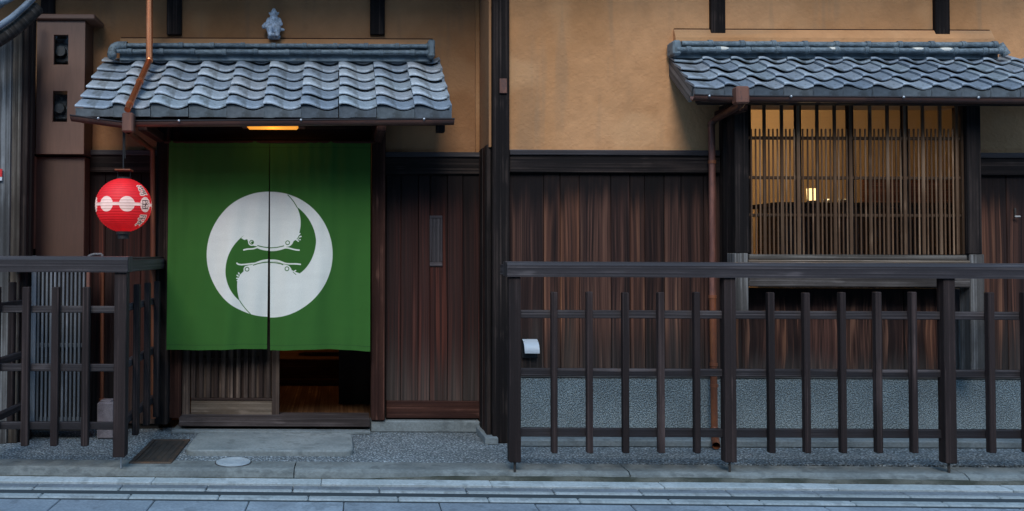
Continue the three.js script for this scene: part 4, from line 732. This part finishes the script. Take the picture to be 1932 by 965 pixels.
{
  const p = thing('copper_pipe', 'thin rusty brown pipe beside the pale slatted screen', 'pipe'); mesh('pipe_run', rod(P(193, 486, 6.1), P(192, 752, 6.1), 0.014, 10), tint(M.rustPipe, 0.6), p); mesh('pipe_base', rod(P(192, 752, 6.1), P(192, 760, 6.1), 0.02, 10), M.rustPipe, p); settle(p);
  const s = thing('stone_block', 'small mauve grey stone block on the ground behind the fence corner', 'block'); mesh('block', rect(182, 760, 215, 806, 5.95, 0.13, { b: 0.012, floor: 0 }), M.lilac, s); mesh('block_cap', rect(188, 756.5, 210, 759.6, 5.97, 0.09, { b: 0.004 }), M.lilac, s); settle(s);
}
// neighbouring house at the left edge
{
  const nh = thing('neighbour_house', 'weathered grey timber corner of the neighbouring house with tile verge, at the left edge', 'house'), d = 5.80;
  mesh('corner_post', rect(-30, 66, 17, 800, d, 0.2, { floor: 0 }), tint(M.weathered, 1.0, 1.08, 1.15), nh);
  mesh('plank', rect(17.5, 45, 36, 800, d + 0.02, 0.05, { floor: 0 }), tint(M.weathered, 0.75, 0.68, 0.6), nh); mesh('plank', rect(36.5, 30, 49, 800, d + 0.05, 0.05, { floor: 0 }), tint(M.frame, 1.3), nh); mesh('plank', rect(49.5, 20, 58, 800, d + 0.10, 0.06, { floor: 0 }), M.frame, nh);
  mesh('side_wall', box(-4.4, X(-30, d), 0, 2.7, -6.2, -d - 0.05), M.frame, nh);
  // sloping verge of its lower roof
  const vp = [P(66, -8, 5.55), P(46, 12, 5.52), P(22, 33, 5.5), P(-6, 52, 5.48), P(-60, 84, 5.45)];
  mesh('verge_board', tube(vp.map((p) => p.clone().add(new THREE.Vector3(0.0, -0.055, -0.06))), 0.045, 6, 20), tint(M.weathered, 0.5, 0.47, 0.45), nh);
  mesh('verge_tile', tube(vp, 0.021, 10, 24), tint(M.tiles[3], 0.5, 0.54, 0.58), nh);
  for (let i = 0; i < 3; i++) mesh('roof_tile', tube([P(30 - i * 30, -14 + i * 18, 5.6), P(10 - i * 30, -2 + i * 18, 5.55), P(-20 - i * 30, 4 + i * 18, 5.5)], 0.035, 8, 10), M.tiles[i], nh);
  settle(nh);
  const sg = thing('wall_sign', 'small red and white sign on the grey corner post at the left edge', 'sign'), d2 = d - 0.02;
  mesh('red_field', rect(-16, 319, 3.2, 334, d2, 0.008, { b: 0.001 }), std({ color: new THREE.Color(0.6, 0.02, 0.02), roughness: 0.5 }), sg); mesh('white_field', rect(-16, 334.2, 3.2, 341, d2, 0.008, { b: 0.001 }), M.whiteMetal, sg); settle(sg);
}
// ------------------------------------------------------------------ things on the ground
{
  const ss = thing('stepping_stone', 'broad flat grey stone slab on the gravel before the curtained doorway', 'stone slab');
  const w = [-1.000, 0.079], z = [-6.80, -6.04], r = 0.06, s = new THREE.Shape(); const zA = -z[1], y0 = 0;
  const a = P(371, 817, 6.0), x0 = X(365, 5.75, 836), x1 = X(662, 5.75, 836), zf = 5.49, zb = 6.02;
  s.moveTo(x0 + r, zf); s.lineTo(x1 - r, zf); s.quadraticCurveTo(x1, zf, x1, zf + r); s.lineTo(x1, zb - r); s.quadraticCurveTo(x1, zb, x1 - r, zb); s.lineTo(x0 + r, zb); s.quadraticCurveTo(x0, zb, x0, zb - r); s.lineTo(x0, zf + r); s.quadraticCurveTo(x0, zf, x0 + r, zf);
  const g = new THREE.ExtrudeGeometry(s, { depth: 0.028, bevelEnabled: true, bevelSize: 0.012, bevelThickness: 0.010, bevelSegments: 3 }).rotateX(-Math.PI / 2); mesh('slab', g, M.stepStone, ss); settle(ss);
}
{
  const dc = thing('drain_cover', 'dark rectangular iron drain cover with a rusty frame left of the stone slab', 'drain cover');
  const zb = 1600 * 1.295 / (829 - 479), zf = 1600 * 1.295 / (873 - 479), x0 = X(266, (zb + zf) / 2, 851), x1 = X(342, (zb + zf) / 2, 851), w = 0.028;
  mesh('frame_bar', box(x0, x1, 0, 0.012, -zf - w, -zf), tint(M.iron, 1.5, 1.2, 1.0), dc); mesh('frame_bar', box(x0, x1, 0, 0.012, -zb, -zb + w), tint(M.iron, 1.5, 1.2, 1.0), dc);
  mesh('frame_bar', box(x0, x0 + w, 0, 0.0115, -zb + w, -zf - w), tint(M.iron, 1.3, 1.1, 1.0), dc); mesh('frame_bar', box(x1 - w, x1, 0, 0.0115, -zb + w, -zf - w), tint(M.iron, 1.3, 1.1, 1.0), dc);
  mesh('plate', box(x0 + w + 0.003, x1 - w - 0.003, 0, 0.0075, -zb + w + 0.004, -zf - w - 0.004), M.iron, dc);
  for (let i = 0; i < 5; i++) { const x = mix(x0 + 0.05, x1 - 0.05, i / 4); mesh('plate_rib', box(x - 0.008, x + 0.008, 0.0072, 0.0105, -zb + 0.06, -zf - 0.06, { b: 0.001 }), M.iron, dc); }
  settle(dc);
  const rl = thing('access_lid', 'pale round metal access lid set in the gravel in front of the stone slab', 'access lid'), zc = 5.30, rx = 32 / F * zc;
  const g = new THREE.CylinderGeometry(rx, rx, 0.008, 48).scale(1, 1, 1.08); const m = mesh('lid_plate', g, M.lid, rl); m.position.set(X(440, zc, 864), 0.005, -zc);
  const ring = new THREE.TorusGeometry(rx + 0.004, 0.004, 6, 48).rotateX(Math.PI / 2).scale(1, 1, 1.08); const q = mesh('lid_rim', ring, M.iron, rl); q.position.set(m.position.x, 0.003, -zc); for (const f of [0.62, 0.9]) { const r2 = mesh('lid_ring', new THREE.TorusGeometry(rx * f, 0.0025, 6, 40).rotateX(Math.PI / 2).scale(1, 1, 1.08), M.lid, rl); r2.position.set(m.position.x, 0.009, -zc); } settle(rl);
}
// white hood vent low on the plank wall
{
  const vh = thing('vent_hood', 'small white curved vent hood low on the plank wall behind the fence', 'vent hood'), d = DR - 0.012;
  const a = P(988, 657, d - 0.05), b = P(1016, 657, d - 0.05), R = 0.062, s = new THREE.Shape();
  s.moveTo(0, 0.055); s.absarc(0, -0.04, 0.092, Math.PI / 2, 0.02, true); s.lineTo(0.088, -0.038); s.absarc(0, -0.04, 0.088, 0.02, Math.PI / 2, false); s.lineTo(0, 0.048);
  const g = new THREE.ExtrudeGeometry(s, { depth: b.x - a.x, bevelEnabled: false, curveSegments: 16 }).rotateY(-Math.PI / 2).scale(-1, 1, 1); g.scale(-1, 1, 1);
  const t = g.clone(); t.translate(b.x, a.y + 0.005, -d);
  mesh('hood', t, M.whiteMetal, vh);
  mesh('base_plate', box(a.x - 0.004, b.x + 0.004, a.y - 0.075, a.y + 0.058, -d - 0.004, -d + 0.008), M.black, vh);
  mesh('hood_cheek', box(a.x + 0.004, a.x + 0.007, a.y - 0.03, a.y + 0.045, -d + 0.008, -d + 0.05), M.black, vh); mesh('hood_cheek', box(b.x - 0.007, b.x - 0.004, a.y - 0.03, a.y + 0.045, -d + 0.008, -d + 0.05), M.black, vh);
  settle(vh);
  const hk = thing('wall_hook', 'tiny pale metal hook on the planks right of the bay window', 'hook'), h = P(1921, 409, DR - 0.03);
  mesh('hook_plate', box(h.x - 0.006, h.x + 0.006, h.y, h.y + 0.06, h.z - 0.028, h.z - 0.016), M.iron, hk); mesh('hook_tip', rod(h.clone().add(new THREE.Vector3(-0.015, 0, -0.005)), h.clone().add(new THREE.Vector3(0.012, 0, 0.01)), 0.007, 8), tint(M.whiteMetal, 0.35), hk); settle(hk);
}
// ------------------------------------------------------------------ inside the window
{
  const ct = thing('bar_counter', 'dark counter inside the lit window carrying the small paper lamp', 'counter'), d = 7.2, yT = Y(382, d, 1600);
  mesh('counter_top', box(X(1466, d), 6.6, yT - 0.04, yT, -d - 0.45, -d), M.frame, ct); mesh('counter_front', box(X(1474, d), 6.6, 0.55, yT - 0.041, -d - 0.40, -d - 0.03), tint(M.rail, 1.1), ct);
  for (let i = 0; i < 7; i++) mesh('front_panel', box(X(1480 + i * 56, d), X(1528 + i * 56, d), 0.75, yT - 0.12, -d - 0.029, -d - 0.015), tint(M.rail, 2.0, 2.1, 2.3), ct);
  settle(ct);
  const lp = thing('paper_lamp', 'small glowing paper lamp standing on the counter inside the window', 'lamp'), ld = 7.3, c = P(1532, 371, ld);
  const yB = yT, H = Y(356, ld, 1532) - yB; mesh('lamp_base', new THREE.CylinderGeometry(0.035, 0.045, 0.02, 16).translate(c.x, yB + 0.01, c.z), M.frame, lp);
  mesh('lamp_shade', new THREE.CylinderGeometry(0.04, 0.034, H - 0.022, 20).translate(c.x, yB + 0.021 + (H - 0.022) / 2, c.z), std({ color: new THREE.Color(0.9, 0.8, 0.6), emissive: new THREE.Color(1, 0.66, 0.27), emissiveIntensity: 1.15 }), lp); settle(lp);
  const l2 = new THREE.PointLight(new THREE.Color(1, 0.7, 0.35), 0.2, 6, 2); l2.position.set(c.x, yB + H * 0.55, c.z); l2.castShadow = true; scene.add(l2);
  [1555, 1566, 1586, 1597].forEach((x, i) => { const q = thing('cup', ['leftmost small white cup on the counter, nearest the paper lamp', 'second small white cup from the paper lamp on the counter', 'third small white cup from the paper lamp on the counter', 'rightmost small white cup on the counter, farthest from the paper lamp'][i], 'cup', 'white cups on the counter'), p = P(x, 382, d + 0.06); const pr = [[0.0, 0], [0.012, 0], [0.018, 0.03], [0.016, 0.03], [0.010, 0.004], [0, 0.004]].map(([a, b]) => new THREE.Vector2(a, b)); mesh('bowl', new THREE.LatheGeometry(pr, 16).translate(p.x, yT, p.z), M.whiteMetal, q); mesh('foot_ring', new THREE.TorusGeometry(0.010, 0.002, 6, 16).rotateX(Math.PI / 2).translate(p.x, yT + 0.002, p.z), M.whiteMetal, q); settle(q); });
  // ceiling lamp of that room
  const cl = thing('ceiling_lamp', 'round warm ceiling lamp inside the window room', 'lamp'), lc = new THREE.Vector3(X(1490, 7.6), 2.84, -7.6);
  mesh('globe', new THREE.SphereGeometry(0.09, 20, 14).translate(lc.x, lc.y, lc.z), std({ color: new THREE.Color(0.9, 0.7, 0.4), emissive: new THREE.Color(1, 0.62, 0.24), emissiveIntensity: 2.5 }), cl); mesh('stem', rod(new THREE.Vector3(lc.x, 2.92, lc.z), new THREE.Vector3(lc.x, 3.0, lc.z), 0.012, 8), M.iron, cl); settle(cl);
  const l3 = new THREE.PointLight(new THREE.Color(1, 0.72, 0.42), 1.28, 12, 2); l3.position.copy(lc); l3.castShadow = true; l3.shadow.radius = 6; scene.add(l3);
  // entry room lamp
  const e = thing('ceiling_lamp', 'dim warm lamp inside the dark entry behind the curtain', 'lamp'), ec = new THREE.Vector3(X(520, 8.4), 2.18, -8.4);
  mesh('globe', new THREE.SphereGeometry(0.06, 18, 12).translate(ec.x, ec.y, ec.z), std({ color: new THREE.Color(0.9, 0.6, 0.3), emissive: new THREE.Color(1, 0.5, 0.15), emissiveIntensity: 1.5 }), e); mesh('stem', rod(new THREE.Vector3(ec.x, 2.235, ec.z), new THREE.Vector3(ec.x, 2.35, ec.z), 0.01, 8), M.iron, e); settle(e);
  const l4 = new THREE.PointLight(new THREE.Color(1, 0.5, 0.16), 0.35, 8, 2); l4.position.copy(ec); l4.castShadow = true; scene.add(l4);
}
renderer.render(scene, camera);
